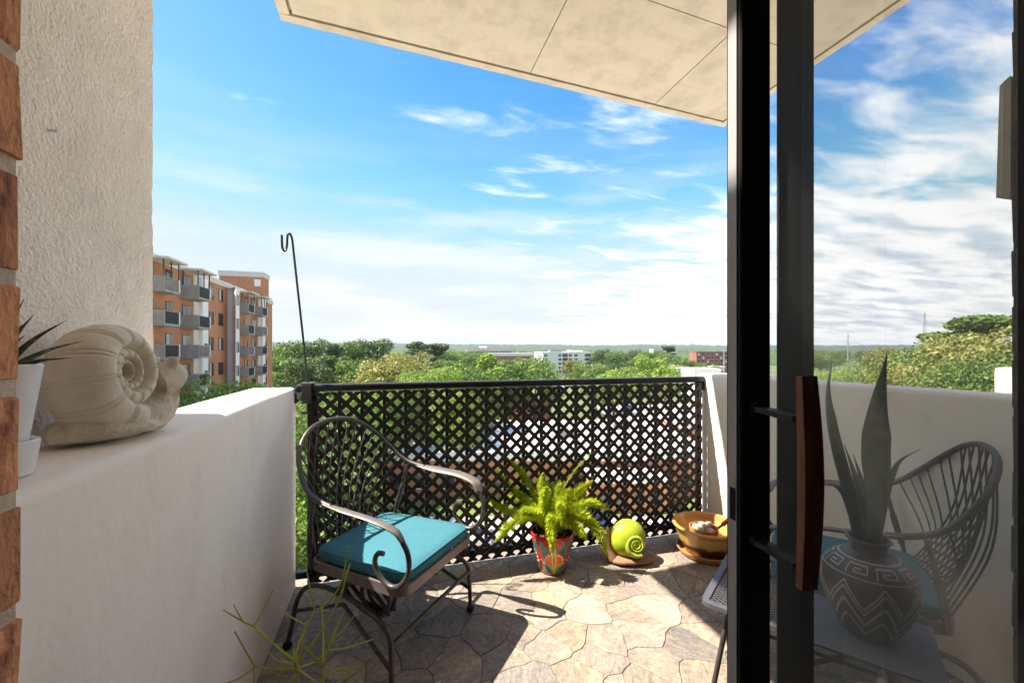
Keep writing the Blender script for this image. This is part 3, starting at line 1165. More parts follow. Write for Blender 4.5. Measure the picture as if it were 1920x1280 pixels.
def loft(sections, name, mat_, parent, smooth=60):
    """sections: list of (center, half width dir y, list of (a, z)) closed rings of equal size"""
    n = len(sections[0])
    vs_ = [p for s in sections for p in s]
    fs_ = []
    for i in range(len(sections) - 1):
        fs_ += [(i * n + k, i * n + (k + 1) % n, (i + 1) * n + (k + 1) % n, (i + 1) * n + k) for k in range(n)]
    fs_.append(tuple(range(n - 1, -1, -1)))
    fs_.append(tuple(range((len(sections) - 1) * n, len(sections) * n)))
    return MB().add(vs_, fs_).build(name, mat_, parent, smooth=smooth)


def body_loft(spec, name, mat_, parent, n=16, wob=0.0, seed=1):
    """spec: (x, zc, halfwidth, halfheight, y) stations along x; flat bottomed"""
    secs = []
    for (x, zc, hw, hh, yc) in spline(spec, 5):
        s = []
        for k in range(n):
            an = 2 * PI * k / n
            y, z = hw * math.cos(an), hh * math.sin(an)
            if z < 0:
                z *= 0.85
            w = 1 + wob * vnoise(x * 40 + k, k * 1.7, seed)
            s.append((x, yc + y * w, max(0.001, zc + z * w)))
        secs.append(s)
    return loft(secs, name, mat_, parent)


M_stone = pmat('weathered_cast_stone', (0.66, 0.59, 0.47), 0.85, second=(0.86, 0.80, 0.69), scale=9, bump=0.35, bscale=120, detail=9)
M_stone2 = pmat('rough_cast_stone', (0.56, 0.49, 0.37), 0.92, second=(0.80, 0.725, 0.60), scale=26, bump=0.9, bscale=160, detail=9)
sn = thing('stone_snail', 'large weathered stone snail sculpture on the parapet ledge', 'sculpture', (-0.608, 1.168, PAR_H + 0.002), math.radians(71))
sn.scale = (0.90, 0.90, 0.97)
# local x = along the ledge towards the head, y = towards the outer side (-x world)
vs_, fs_ = spiral_shell(0.100, 3.2, 1.75, 0.078, 0.42, ribs=0.08, steps=1100, ring=26, bulge=1.9)
tilt = Matrix.Rotation(math.radians(12), 4, 'Z') @ Matrix.Rotation(math.radians(-8), 4, 'X')
mt = Matrix.Translation((-0.012, 0.0, 0.146)) @ tilt
MB().add([mt @ Vector(p) for p in vs_], fs_).build('shell', M_stone, sn, smooth=55)
BX = 0.68
body_loft([(x * BX, z, w, h, y) for x, z, w, h, y in ((-0.205, 0.020, 0.012, 0.012, 0), (-0.17, 0.026, 0.055, 0.026, 0), (-0.10, 0.030, 0.088, 0.034, 0),
           (0.0, 0.030, 0.094, 0.034, 0), (0.10, 0.036, 0.080, 0.042, 0), (0.165, 0.050, 0.060, 0.056, 0), (0.20, 0.075, 0.050, 0.062, 0), (0.222, 0.10, 0.036, 0.045, 0),
           (0.236, 0.115, 0.012, 0.02, 0))], 'body', M_stone2, sn, wob=0.12, n=20)
body_loft([(x * 0.78, z, w, h, y) for x, z, w, h, y in ((0.13, 0.10, 0.045, 0.05, 0), (0.17, 0.115, 0.05, 0.055, 0), (0.21, 0.128, 0.046, 0.042, 0), (0.245, 0.135, 0.028, 0.026, 0), (0.257, 0.135, 0.01, 0.01, 0))],
          'head', M_stone2, sn, wob=0.05)
for s in (-1, 1):
    MB().tube(spline([(0.140, s * 0.024, 0.145), (0.141, s * 0.028, 0.172), (0.142, s * 0.030, 0.184)], 4), 0.0125, 10, scale=[1.1, 1.05, 1, 1, 1, 1, 1, .95, .7]).build('horn', M_stone2, sn, smooth=True)

g0 = W(0.70, 2.545)
gs = thing('garden_snail', 'glossy lime green ceramic snail on the stone floor', 'figurine', (g0.x, g0.y, 0.003), -YAW + math.radians(12))
M_lime = pmat('lime_glaze', (0.36, 0.47, 0.02), 0.34, second=(0.48, 0.58, 0.05), scale=9, bump=0.4, bscale=22, coat=0.15, bdist=0.006)
M_clay = pmat('brown_clay', (0.27, 0.14, 0.075), 0.75, second=(0.36, 0.20, 0.11), scale=14, bump=0.3, bscale=60)
vs_, fs_ = spiral_shell(0.060, 2.5, 1.75, 0.046, 0.0, ring=26, kfac=0.34, end=-60)
mt = Matrix.Translation((0.012, -0.054, 0.118)) @ Matrix.Rotation(math.radians(-8), 4, 'Z') @ Matrix.Rotation(math.radians(-12), 4, 'X')
mb = MB().add([mt @ Vector(p) for p in vs_], fs_)
mb.ball((0, 0, 0), 1.0, 40, 26)
n_ = 40 * 27
for q in range(len(mb.v) - n_, len(mb.v)):
    x_, y_, z_ = mb.v[q]
    an_ = math.atan2(z_, x_)
    rr_ = 0.112 * (1 + 0.035 * math.cos(an_ - 2.3))
    mb.v[q] = (x_ * rr_, y_ * 0.088, 0.126 + z_ * rr_)
mb.build('shell', M_lime, gs, smooth='all')
body_loft([(-0.118, 0.016, 0.030, 0.016, -0.015), (-0.08, 0.022, 0.055, 0.022, -0.03), (0.0, 0.022, 0.066, 0.022, -0.04), (0.08, 0.018, 0.05, 0.018, -0.045),
           (0.13, 0.013, 0.028, 0.013, -0.045), (0.152, 0.015, 0.010, 0.010, -0.04)], 'body', M_clay, gs, wob=0.06)
MB().tube(spline([(-0.105, -0.012, 0.02), (-0.125, 0.0, 0.07), (-0.132, 0.008, 0.125), (-0.128, 0.012, 0.175), (-0.124, 0.014, 0.205)], 6), 0.026, 12,
          scale=[1.25, 1.22, 1.2, 1.15, 1.1, 1.05, 1, .98, .95, .92, .88, .85, .8, .76, .72, .66, .6, .55, .5, .45, .4, .36, .32, .28, .22]).build('neck', M_clay, gs, smooth=True)

# ------------------------------------------------------------------ painted pot with foxtail fern
f0 = W(0.233, 2.44)
fern = thing('potted_fern', 'bright foxtail fern in a hand painted red and teal pot', 'potted plant', (f0.x, f0.y, 0.003), -YAW)
PH, PR0, PR1 = 0.222, 0.080, 0.127
pot = MB().lathe([(0.0, 0.002), (PR0 - .006, 0.0), (PR0, 0.006), (PR1, PH - 0.004), (PR1 - .002, PH), (PR1 - 0.010, PH), (PR1 - 0.013, PH - 0.006), (PR1 - 0.022, PH - 0.05), (0, PH - 0.05)], 48).build(
    'pot', pmat('red_glaze', (0.52, 0.030, 0.016), 0.25, var=0.15, scale=9, coat=0.5), fern, smooth=40)


def on_pot(poly, off=0.0012, sub=3):
    """polygon in (arc metres from front, height) wrapped on the outer wall as a thin raised patch"""
    pts = []
    n = len(poly)
    for i in range(n):
        a, c = poly[i], poly[(i + 1) % n]
        for k in range(sub):
            pts.append((a[0] + (c[0] - a[0]) * k / sub, a[1] + (c[1] - a[1]) * k / sub))
    vs = []
    cx, cz = sum(p[0] for p in pts) / len(pts), sum(p[1] for p in pts) / len(pts)

    def m(x, z, o):
        r = PR0 + (PR1 - PR0) * (z - 0.006) / (PH - 0.010) + o
        th = -PI / 2 + x / 0.105
        return (r * math.cos(th), r * math.sin(th), z)
    rings = 5
    for q in range(1, rings + 1):
        s = q / rings
        for x, z in pts:
            vs.append(m(cx + (x - cx) * s, cz + (z - cz) * s, off if q < rings else off * 0.6))
    N_ = len(pts)
    vs.append(m(cx, cz, off))
    fs = [(k, (k + 1) % N_, len(vs) - 1) for k in range(N_)]
    for q in range(rings - 1):
        fs += [(q * N_ + k, (q + 1) * N_ + k, (q + 1) * N_ + (k + 1) % N_, q * N_ + (k + 1) % N_) for k in range(N_)]
    return vs, fs


def glaze(name, c, v=0.15, sc=14):
    return pmat(name, c, 0.25, var=v, scale=sc, coat=0.5)


G_teal = glaze('teal_glaze', (0.035, 0.20, 0.17), 0.45, 30)
G_orange = glaze('orange_glaze', (0.75, 0.13, 0.012), 0.2)
G_white = glaze('white_glaze', (0.78, 0.76, 0.70), 0.05)
G_yellow = glaze('yellow_glaze', (0.70, 0.46, 0.02), 0.1)
G_blue = glaze('cobalt_glaze', (0.018, 0.018, 0.16), 0.5, 20)
G_lime = glaze('green_line_glaze', (0.30, 0.42, 0.05), 0.1)


def petals(name, material, polys, off=0.0012):
    mb = MB()
    for p in polys:
        mb.add(*on_pot(p, off))
    return mb.build(name, material, pot, smooth=True)


for turn in range(4):
    ox = turn * 0.165
    for s in (-1, 1):
        def S(pts):
            return [(ox + s * x, z) for x, z in pts]
        petals('painted_leaf', G_teal, [S([(0.014, 0.165), (0.03, 0.150), (0.055, 0.195), (0.078, 0.205), (0.072, 0.14), (0.064, 0.10), (0.055, 0.118), (0.036, 0.135), (0.014, 0.135)])])
        petals('painted_leaf', G_teal, [S([(0.004, 0.012), (0.012, 0.045), (0.036, 0.066), (0.066, 0.074), (0.066, 0.050), (0.060, 0.012)])], 0.0020)
        petals('painted_line', G_lime, [S([(0.002, 0.012), (0.010, 0.050), (0.036, 0.072), (0.068, 0.080), (0.068, 0.074), (0.036, 0.066), (0.012, 0.045), (0.004, 0.012)])], 0.0022)
        petals('painted_dot', G_white, [[(ox + s * x + 0.0022 * math.cos(a), z + 0.0022 * math.sin(a)) for a in np.linspace(0, 2 * PI, 7)[:-1]]
                                        for x, z in ((0.02, 0.19), (0.03, 0.178), (0.045, 0.203), (0.075, 0.12), (0.078, 0.09), (0.072, 0.085))])
    arc = [(ox + 0.058 * math.cos(a), 0.068 + 0.062 * math.sin(a)) for a in np.linspace(0, PI, 15)]
    petals('painted_flower', G_orange, [arc + [(ox - 0.04, 0.05), (ox, 0.03), (ox + 0.04, 0.05)]])
    petals('painted_petal_tip', G_white, [[(ox + 0.060 * math.cos(b) + 0.0075 * math.cos(a), 0.068 + 0.064 * math.sin(b) + 0.0075 * math.sin(a)) for a in np.linspace(0, 2 * PI, 9)[:-1]]
                                          for b in np.linspace(0.08, PI - 0.08, 10)], 0.0021)
    petals('painted_stem', G_yellow, [[(ox - 0.003, 0.015), (ox - 0.013, 0.07), (ox - 0.012, 0.13), (ox - 0.004, 0.185), (ox + 0.004, 0.185), (ox + 0.012, 0.13), (ox + 0.013, 0.07), (ox + 0.003, 0.015)]], 0.0028)
    petals('painted_seed', glaze('brown_glaze', (0.20, 0.07, 0.03)), [[(ox, 0.05), (ox - 0.006, 0.09), (ox, 0.145), (ox + 0.006, 0.09)]], 0.0040)
# blue inside band with white scallops
mb = MB()
seg = 48
vs_ = []
for k in range(seg):
    th = 2 * PI * k / seg
    for r_, z in ((PR1 - 0.0125, PH + 0.0006), (PR1 - 0.0225, PH - 0.046)):
        vs_.append(((r_ - 0.002) * math.cos(th), (r_ - 0.002) * math.sin(th), z))
mb.add(vs_, [(2 * k, 2 * k + 1, (2 * k + 3) % (2 * seg), (2 * k + 2) % (2 * seg)) for k in range(seg)])
mb.build('inner_band', G_blue, pot, smooth=True)
mb = MB()
for k in range(10):
    th = 2 * PI * k / 10
    tri = [(th - 0.13, 0.0), (th + 0.13, 0.0), (th + 0.05, -0.02), (th, -0.03), (th - 0.05, -0.02)]
    mb.add([((PR1 - 0.0160 + z * 0.22) * math.cos(t), (PR1 - 0.0160 + z * 0.22) * math.sin(t), PH + z) for t, z in tri], [(0, 1, 2, 3, 4)])
mb.build('scallop', G_white, pot)
# soil: bark chips
mb = MB()
r = random.Random(4)
for k in range(260):
    rad, th = 0.1 * math.sqrt(r.random()), r.uniform(0, 2 * PI)
    c = Vector((rad * math.cos(th), rad * math.sin(th), PH - 0.038 + 0.016 * (1 - rad / 0.1) + r.uniform(0, .01)))
    e = Euler((r.uniform(-1, 1), r.uniform(-1, 1), r.uniform(0, 6))).to_matrix()
    L_, w_ = r.uniform(.006, .013), r.uniform(.003, .006)
    mb.add([c + e @ Vector(p) for p in ((-L_, -w_, 0), (L_, -w_, 0), (L_, w_, .001), (-L_, w_, .001), (0, 0, .005))], [(0, 1, 2, 3), (0, 1, 4), (1, 2, 4), (2, 3, 4), (3, 0, 4)])
tag(mb.build('bark_mulch', pmat('bark', (0.17, 0.085, 0.045), 0.9, var=0.3, island=0.5), fern), kind='stuff')
M_frond = pmat('foxtail_green', (0.50, 0.60, 0.03), 0.55, second=(0.66, 0.73, 0.05), scale=30, transl=0.5, island=0.42)


def frond(pts, seed, rad=0.024, dens=1.0, name='frond'):
    r = random.Random(seed)
    sp = [Vector(p) for p in spline(pts, 14)]
    rad = rad * 1.45
    n = len(sp)
    mb = MB()
    mb.tube([tuple(p) for p in sp], 0.0018, 5)
    ln = sum((sp[i + 1] - sp[i]).length for i in range(n - 1))
    cnt = int(ln * 5200 * dens)
    for _ in range(cnt):
        t = r.random() ** 0.95 * 0.93 + 0.07
        i = min(n - 2, int(t * (n - 1)))
        f = t * (n - 1) - i
        p = sp[i].lerp(sp[i + 1], f)
        d = (sp[i + 1] - sp[i]).normalized()
        rr = rad * min(1, 0.5 + t * 2.5, max(0.12, (1.04 - t) * 3.2)) * r.uniform(0.45, 1.3)
        s = d.cross(Vector((r.gauss(0, 1), r.gauss(0, 1), r.gauss(0, 1))))
        if s.length < 1e-3:
            continue
        s.normalize()
        tip = p + s * rr + d * rr * r.uniform(0.1, 0.7)
        base = p + s * rr * 0.15
        w = d.cross(s) * r.uniform(0.0018, 0.0032)
        mid = base.lerp(tip, 0.55)
        mb.add([base, mid + w, tip, mid - w], [(0, 1, 2, 3)])
    mb.build(name, M_frond, fern)


def fp(px, py, dy):
    """frond way point from the picture, at the pot's distance plus dy, in the pot's own frame"""
    w = P(px, py, 2.44 + dy) - Vector((f0.x, f0.y, 0.003))
    return (w.x * CA - w.y * SA, w.x * SA + w.y * CA, w.z)


root = (0.0, 0.0, PH - 0.02)
FR_ = [
    ([(1005, 965, .05), (960, 915, .12), (925, 872, .14)], .020), ([(1012, 950, .06), (985, 895, .10), (952, 858, .10)], .019),
    ([(1022, 950, .0), (1018, 915, .0), (1018, 886, -.01)], .024), ([(1020, 960, -.04), (1022, 930, -.07), (1025, 912, -.09)], .022),
    ([(1040, 950, .05), (1045, 915, .08), (1050, 900, .09)], .022), ([(1048, 955, -.03), (1058, 930, -.06), (1072, 918, -.08)], .024),
    ([(1060, 950, .06), (1085, 920, .10), (1112, 900, .12)], .022), ([(1068, 962, -.02), (1105, 942, -.03), (1145, 955, -.05)], .023),
    ([(1065, 975, -.04), (1100, 978, -.08), (1124, 1000, -.11), (1139, 1042, -.12)], .026), ([(1060, 978, -.08), (1085, 990, -.13), (1100, 1012, -.15)], .023),
    ([(1035, 970, -.10), (1033, 985, -.15), (1035, 1005, -.17), (1036, 1040, -.165)], .022), ([(1010, 965, -.05), (980, 970, -.10), (950, 990, -.12), (928, 1016, -.13)], .025),
    ([(1005, 962, .0), (965, 960, .02), (935, 950, .05), (918, 935, .06)], .020), ([(1012, 958, .02), (985, 935, .05), (962, 915, .07)], .022),
    ([(1060, 965, -.06), (1090, 962, -.10), (1120, 985, -.12)], .022), ([(1012, 968, -.08), (990, 960, -.13), (972, 958, -.14)], .022),
    ([(1045, 960, -.06), (1050, 945, -.11), (1052, 960, -.15), (1053, 985, -.165)], .020), ([(1030, 950, .08), (1030, 920, .14), (1028, 905, .17)], .022),
    ([(1050, 958, .10), (1080, 935, .17), (1100, 925, .2)], .022), ([(1000, 965, .10), (965, 940, .17), (940, 925, .2)], .02),
]
for k, (pts, rad) in enumerate(FR_):
    frond([root] + [fp(*p) for p in pts], 100 + k, rad)
frond([root] + [fp(*p) for p in ((1050, 930, .05), (1075, 885, .08), (1108, 849, .10))], 150, 0.006, 0.35, 'young_shoot')

# ------------------------------------------------------------------ glazed planter, saucer, terracotta pot with pebbles, trowel
pc = Vector((1.885, 2.20, 0))
M_glz = bpy.data.materials.new('banded_glaze')
M_glz.use_nodes = True
nt = M_glz.node_tree
bs = nt.nodes['Principled BSDF']
bs.inputs['Roughness'].default_value = 0.22
tcn = nt.nodes.new('ShaderNodeTexCoord')
spx = nt.nodes.new('ShaderNodeSeparateXYZ')
nt.links.new(tcn.outputs['Object'], spx.inputs[0])
nz_ = nt.nodes.new('ShaderNodeTexNoise')
nz_.inputs['Scale'].default_value = 26
nt.links.new(tcn.outputs['Object'], nz_.inputs['Vector'])
ma = nt.nodes.new('ShaderNodeMath')
ma.operation = 'MULTIPLY_ADD'
ma.inputs[1].default_value = 0.035
nt.links.new(nz_.outputs[0], ma.inputs[0])
nt.links.new(spx.outputs['Z'], ma.inputs[2])
mrn = nt.nodes.new('ShaderNodeMapRange')
mrn.inputs['From Min'].default_value = 0.0
mrn.inputs['From Max'].default_value = 0.2
nt.links.new(ma.outputs[0], mrn.inputs['Value'])
rp = nt.nodes.new('ShaderNodeValToRGB')
e = rp.color_ramp.elements
e[0].position, e[0].color = 0.14, (0.55, 0.24, 0.06, 1)
e[1].position, e[1].color = 1.0, (0.66, 0.36, 0.11, 1)
for p_, c_ in ((0.27, (0.10, 0.028, 0.02)), (0.48, (0.13, 0.045, 0.035)), (0.56, (0.64, 0.39, 0.09)), (0.80, (0.70, 0.45, 0.13)), (0.88, (0.58, 0.30, 0.085))):
    x_ = e.new(p_)
    x_.color = (*c_, 1)
nt.links.new(mrn.outputs[0], rp.inputs[0])
nt.links.new(rp.outputs[0], bs.inputs['Base Color'])
M_terra = pmat('terracotta', (0.48, 0.20, 0.075), 0.7, second=(0.58, 0.27, 0.11), scale=10, bump=0.15, bscale=90)
sau = MB().lathe([(0, 0.004), (0.150, 0.002), (0.165, 0.008), (0.178, 0.034), (0.174, 0.040), (0.164, 0.036), (0.152, 0.014), (0, 0.012)], 48).build(
    'saucer', pmat('ochre_glaze', (0.47, 0.21, 0.06), 0.35, second=(0.56, 0.28, 0.09), scale=8, coat=0.3), loc=pc + Vector((0, 0, 0.003)), smooth=40)
tag(sau, 'ochre glazed saucer under the large planter bowl', 'saucer')
pl = MB().lathe([(0, 0.017), (0.120, 0.016), (0.130, 0.020), (0.158, 0.07), (0.176, 0.12), (0.186, 0.158), (0.200, 0.168), (0.203, 0.178), (0.196, 0.186),
                 (0.182, 0.182), (0.172, 0.160), (0.150, 0.09), (0.13, 0.055), (0, 0.05)], 56).build('planter_bowl', M_glz, loc=pc + Vector((0, 0, 0.003)), smooth=40)
tag(pl, 'wide ochre and brown glazed planter bowl in the corner', 'planter')
tp = pc + Vector((-0.035, -0.015, 0.057))
o = MB().lathe([(0, 0.0), (0.062, 0.0), (0.084, 0.098), (0.084, 0.118), (0.078, 0.118), (0.075, 0.095), (0, 0.09)], 32).build('terracotta_pot', M_terra, loc=tp, smooth=40)
tag(o, 'small terracotta pot of pebbles inside the planter bowl', 'pot')
M_peb = pmat('pale_pebble', (0.62, 0.52, 0.38), 0.45, second=(0.75, 0.68, 0.58), scale=30, objvar=0.25)
PB = [((-0.032, -0.012, .108), .017, (1.2, 1, .8), 'tan pebble at the left rim of the small pot'),
      ((-0.03, 0.022, .112), .016, (1.1, 1, .9), 'round yellowish pebble at the back of the small pot'),
      ((-0.004, -0.006, .114), .018, (.9, 1, 1.25), 'upright white pebble in the middle of the small pot'),
      ((0.008, 0.024, .116), .017, (1.1, .9, .9), 'white pebble behind the upright one in the small pot'),
      ((0.030, 0.006, .122), .027, (1.15, .85, .42), 'flat pinkish grey pebble lying on top in the small pot'),
      ((0.010, -0.034, .108), .015, (1.3, 1, .7), 'low cream pebble at the front of the small pot')]
for k, (c, r_, s, lb) in enumerate(PB):
    m_ = M_peb if k != 4 else pmat('pink_pebble', (0.46, 0.36, 0.32), 0.5, var=0.1)
    o = MB().ball((0, 0, 0), r_ * 1.3, 14, 10, s).build('pebble', m_, loc=tp + Vector((c[0] * 1.25, c[1] * 1.25, c[2])), rot=(0.1 * k, 0.05, k), smooth=True)
    tag(o, lb, 'pebble', 'pebbles in the small pot')
tw = thing('garden_trowel', 'red handled garden tool lying in the planter bowl', 'trowel', pc + Vector((0.052, -0.03, 0.165)), math.radians(12))
MB().tube([(0.01, 0, -0.004), (0.06, 0, 0.010)], 0.007, 8).build('shank', M_iron, tw, smooth=True)
MB().tube(spline([(0.055, 0, 0.009), (0.08, 0, 0.018), (0.14, 0, 0.036), (0.165, 0, 0.042)], 5), 0.013, 10).build('handle', pmat('red_plastic', (0.5, 0.03, 0.015), 0.4), tw, smooth=True)

# ------------------------------------------------------------------ mesh table, vase with snake plant
e1, e2 = Vector((0.62, 0.785)), Vector((0.785, -0.62))
tc0 = Vector((0.636, 1.395)) + 0.23 * e1 + 0.26 * e2
tw0 = W(tc0.x, tc0.y)
tb = thing('mesh_table', 'low grey metal mesh table under the patterned vase', 'table', (tw0.x, tw0.y, 0.003), math.atan2(0.785, 0.62) - YAW)
# local x along e1, local y = -e2
M_mesh = pmat('grey_mesh_metal', (0.13, 0.133, 0.142), 0.45, metal=0.4, var=0.1, scale=30)
TZ = 0.437
loop = []
for cx, cy, a0 in ((0.21, 0.24, 0), (-0.21, 0.24, 90), (-0.21, -0.24, 180), (0.21, -0.24, 270)):
    for k in range(4):
        an = math.radians(a0 + 30 * k)
        loop.append((cx + 0.02 * math.cos(an), cy + 0.02 * math.sin(an), TZ - 0.006))
MB().sweep(loop, [(-0.011, -0.007), (0.011, -0.007), (0.011, 0.007), (-0.011, 0.007)], closed=True).build('rim', M_mesh, tb, smooth=35)
mb = MB()
st, w_ = 0.0165, 0.0018
for dirn in (1, -1):
    c = -0.5
    while c < 0.5:
        p = [(-0.222, -0.252), (0.222, -0.252), (0.222, 0.252), (-0.222, 0.252)]
        q = clip2(clip2(p, 1, -dirn * 0.6, c + w_), -1, dirn * 0.6, -(c - w_))
        if len(q) >= 3:
            mb.prism(q, TZ - 0.006 + (0.0012 if dirn > 0 else 0), TZ - 0.0045 + (0.0012 if dirn > 0 else 0))
        c += st
tag(mb.build('mesh_top', M_mesh, tb), kind='stuff')
for sx in (-1, 1):
    for sy in (-1, 1):
        MB().tube([(sx * 0.20, sy * 0.19, TZ - 0.012), (sx * 0.235, sy * 0.26, 0.0)], 0.008, 8).build('leg', M_iron, tb, smooth=True)
MB().tube([(-0.2, -0.2, 0.38), (-0.2, 0.2, 0.38)], 0.006, 8).build('stretcher', M_iron, tb)
MB().tube([(0.2, -0.2, 0.38), (0.2, 0.2, 0.38)], 0.006, 8).build('stretcher', M_iron, tb)

v0 = W(1.04, 1.23)
cl = MB()
n = 14
for i in range(n + 1):
    for j in range(n + 1):
        x, y = -0.15 + 0.3 * i / n, -0.15 + 0.3 * j / n
        cl.v.append((x, y, 0.0016 * vnoise(x * 14, y * 14, 31) + 0.0025))
for i in range(n):
    for j in range(n):
        a = i * (n + 1) + j
        cl.f.append((a, a + n + 1, a + n + 2, a + 1))
o = cl.build('cloth_mat', pmat('pale_grey_cloth', (0.20, 0.20, 0.21), 0.9, var=0.05, scale=90, bump=0.3, bscale=500), loc=(v0.x, v0.y, TZ + 0.004), rot=(0, 0, tb.rotation_euler[2]), smooth=True)
tag(o, 'pale grey cloth mat under the patterned vase', 'mat')
vz = thing('vase', 'grey brown vase with a zigzag and key pattern, holding the snake plant', 'vase', (v0.x, v0.y, TZ + 0.009), -YAW)
VP = [(0.0, 0.0), (0.052, 0.0), (0.062, 0.008), (0.086, 0.05), (0.108, 0.105), (0.116, 0.150), (0.110, 0.185), (0.090, 0.214), (0.060, 0.232), (0.046, 0.238),
      (0.043, 0.248), (0.046, 0.262), (0.054, 0.272), (0.053, 0.277), (0.046, 0.276), (0.038, 0.262), (0.034, 0.24), (0.0, 0.23)]
vsp = VP[:2] + spline(VP[1:16], 5)[1:] + VP[16:]
body = MB().lathe(vsp, 56).build('body', pmat('umber_glaze', (0.065, 0.05, 0.042), 0.4, second=(0.11, 0.085, 0.07), scale=20, bump=0.2, bscale=90), vz, smooth=40)
M_pat = pmat('incised_pale_line', (0.42, 0.38, 0.33), 0.6, second=(0.52, 0.48, 0.42), scale=40)
zr = [(z, r_) for r_, z in spline(VP[1:12], 8)]


def vr(z):
    for (za, ra), (zb, rb_) in zip(zr, zr[1:]):
        if za <= z <= zb and zb > za:
            return ra + (rb_ - ra) * (z - za) / (zb - za)
    return 0.1


def vline(pts, wdt, sub=10):
    """line (theta, z) drawn as a thin raised ribbon on the vase"""
    mb = MB()
    for (t0, z0), (t1, z1) in zip(pts, pts[1:]):
        vs = []
        for k in range(sub + 1):
            f = k / sub
            th, z = t0 + (t1 - t0) * f, z0 + (z1 - z0) * f
            rr = vr(z)
            dx, dz = (t1 - t0) * rr, z1 - z0
            L_ = math.hypot(dx, dz) or 1
            nx, nz2 = -dz / L_ * wdt / 2, dx / L_ * wdt / 2
            for s in (-1, 1):
                zz = min(0.2365, max(0.003, z + s * nz2))
                r2 = vr(zz) + 0.0010
                tt = th + s * nx / max(r2, .02)
                vs.append((r2 * math.cos(tt), r2 * math.sin(tt), zz))
        mb.add(vs, [(2 * k, 2 * k + 1, 2 * k + 3, 2 * k + 2) for k in range(sub)])
    return mb


NZ = 8
for zb, zt, wd in ((0.060, 0.130, 0.0065), (0.095, 0.165, 0.0045), (0.110, 0.180, 0.0045), (0.030, 0.085, 0.005)):
    pts = []
    for k in range(2 * NZ + 1):
        pts.append((2 * PI * k / (2 * NZ), zt if k % 2 else zb))
    vline(pts, wd).build('zigzag', M_pat, body)
for z in (0.192, 0.2275):
    vline([(2 * PI * k / 24, z) for k in range(25)], 0.0028, 3).build('ring_line', M_pat, body)
mb = MB()
for k in range(9):
    t0 = 2 * PI * k / 9
    q = [(0.02, 0.198), (0.02, 0.221), (0.50, 0.221), (0.50, 0.205), (0.18, 0.205), (0.18, 0.213), (0.36, 0.213)]
    s = vline([(t0 + a, z) for a, z in q], 0.0034, 4)
    mb.add(s.v, s.f)
mb.build('key_band', M_pat, body)

M_snake = pmat('snake_plant_green', (0.022, 0.050, 0.018), 0.45, second=(0.060, 0.10, 0.045), scale=9, stretch=(1, 1, 3.5), contrast=(0.42, 0.58), objvar=0.15, transl=0.08)
sp_root = thing('snake_plant', 'snake plant with tall pointed leaves standing in the vase', 'plant', (v0.x, v0.y, TZ + 0.009 + 0.2), -YAW)


def vpx(px, py, dy):
    w = P(px, py, 1.23 + dy) - sp_root.location
    return Vector((w.x * CA - w.y * SA, w.x * SA + w.y * CA, w.z))


def blade(pts, wmax, prof, thick=0.004, tw=0.0, fold=0.25):
    sp = [Vector(p) for p in spline([tuple(p) for p in pts], 10)]
    n = len(sp)
    vs, fs = [], []
    for i, p in enumerate(sp):
        t = i / (n - 1)
        d = (sp[min(i + 1, n - 1)] - sp[max(i - 1, 0)]).normalized()
        side = Vector((math.cos(tw * t + 0.25), math.sin(tw * t + 0.25), 0))
        side = (side - d * side.dot(d)).normalized()
        nrm = side.cross(d)
        w = wmax * np.interp(t, [a for a, _ in prof], [b for _, b in prof]) / 2
        for s, o in ((-1, fold), (-0.5, 0.08), (0, 0), (0.5, 0.08), (1, fold), (0.5, 0.08 + .0), (0, 0), (-0.5, 0.08)):
            pass
        top = [(s, f * fold * w) for s, f in ((-1, 1), (-0.5, .3), (0, 0), (0.5, .3), (1, 1))]
        for s, f in top:
            vs.append(p + side * s * w + nrm * f)
        for s, f in reversed(top[1:4]):
            vs.append(p + side * s * w + nrm * (f - thick * (1 - t * .7)))
    m = 8
    for i in range(n - 1):
        fs += [(i * m + k, i * m + (k + 1) % m, (i + 1) * m + (k + 1) % m, (i + 1) * m + k) for k in range(m)]
    fs.append(tuple(range(m - 1, -1, -1)))
    fs.append(tuple(range((n - 1) * m, n * m)))
    MB().add(vs, fs).build('leaf', M_snake, sp_root, smooth=60)


WP = [(0, .55), (.25, .85), (.45, 1.0), (.62, .95), (.8, .5), (.93, .16), (1, .02)]
blade([vpx(1612, 1035, 0), vpx(1592, 940, 0), vpx(1562, 830, .0), vpx(1550, 745, .0), vpx(1560, 676, .01)], 0.066, WP, tw=0.5)
blade([vpx(1632, 1035, -.01), vpx(1640, 930, -.02), vpx(1636, 850, -.02), vpx(1642, 770, -.02), vpx(1663, 662, -.02)], 0.090, WP, tw=-0.4)
blade([vpx(1622, 1030, .01), vpx(1612, 950, .03), vpx(1600, 890, .04), vpx(1583, 832, .05)], 0.034, WP, tw=0.3)
blade([vpx(1640, 1030, .02), vpx(1655, 940, .04), vpx(1680, 870, .05), vpx(1727, 841, .06)], 0.040, WP, tw=0.3)
blade([vpx(1628, 1035, .02), vpx(1630, 980, .04), vpx(1618, 920, .06), vpx(1600, 850, .07)], 0.045, WP, tw=0.2)
blade([vpx(1618, 1035, -.01), vpx(1600, 980, -.01), vpx(1580, 925, -.02), vpx(1556, 906, -.03)], 0.03, WP, tw=0.2)

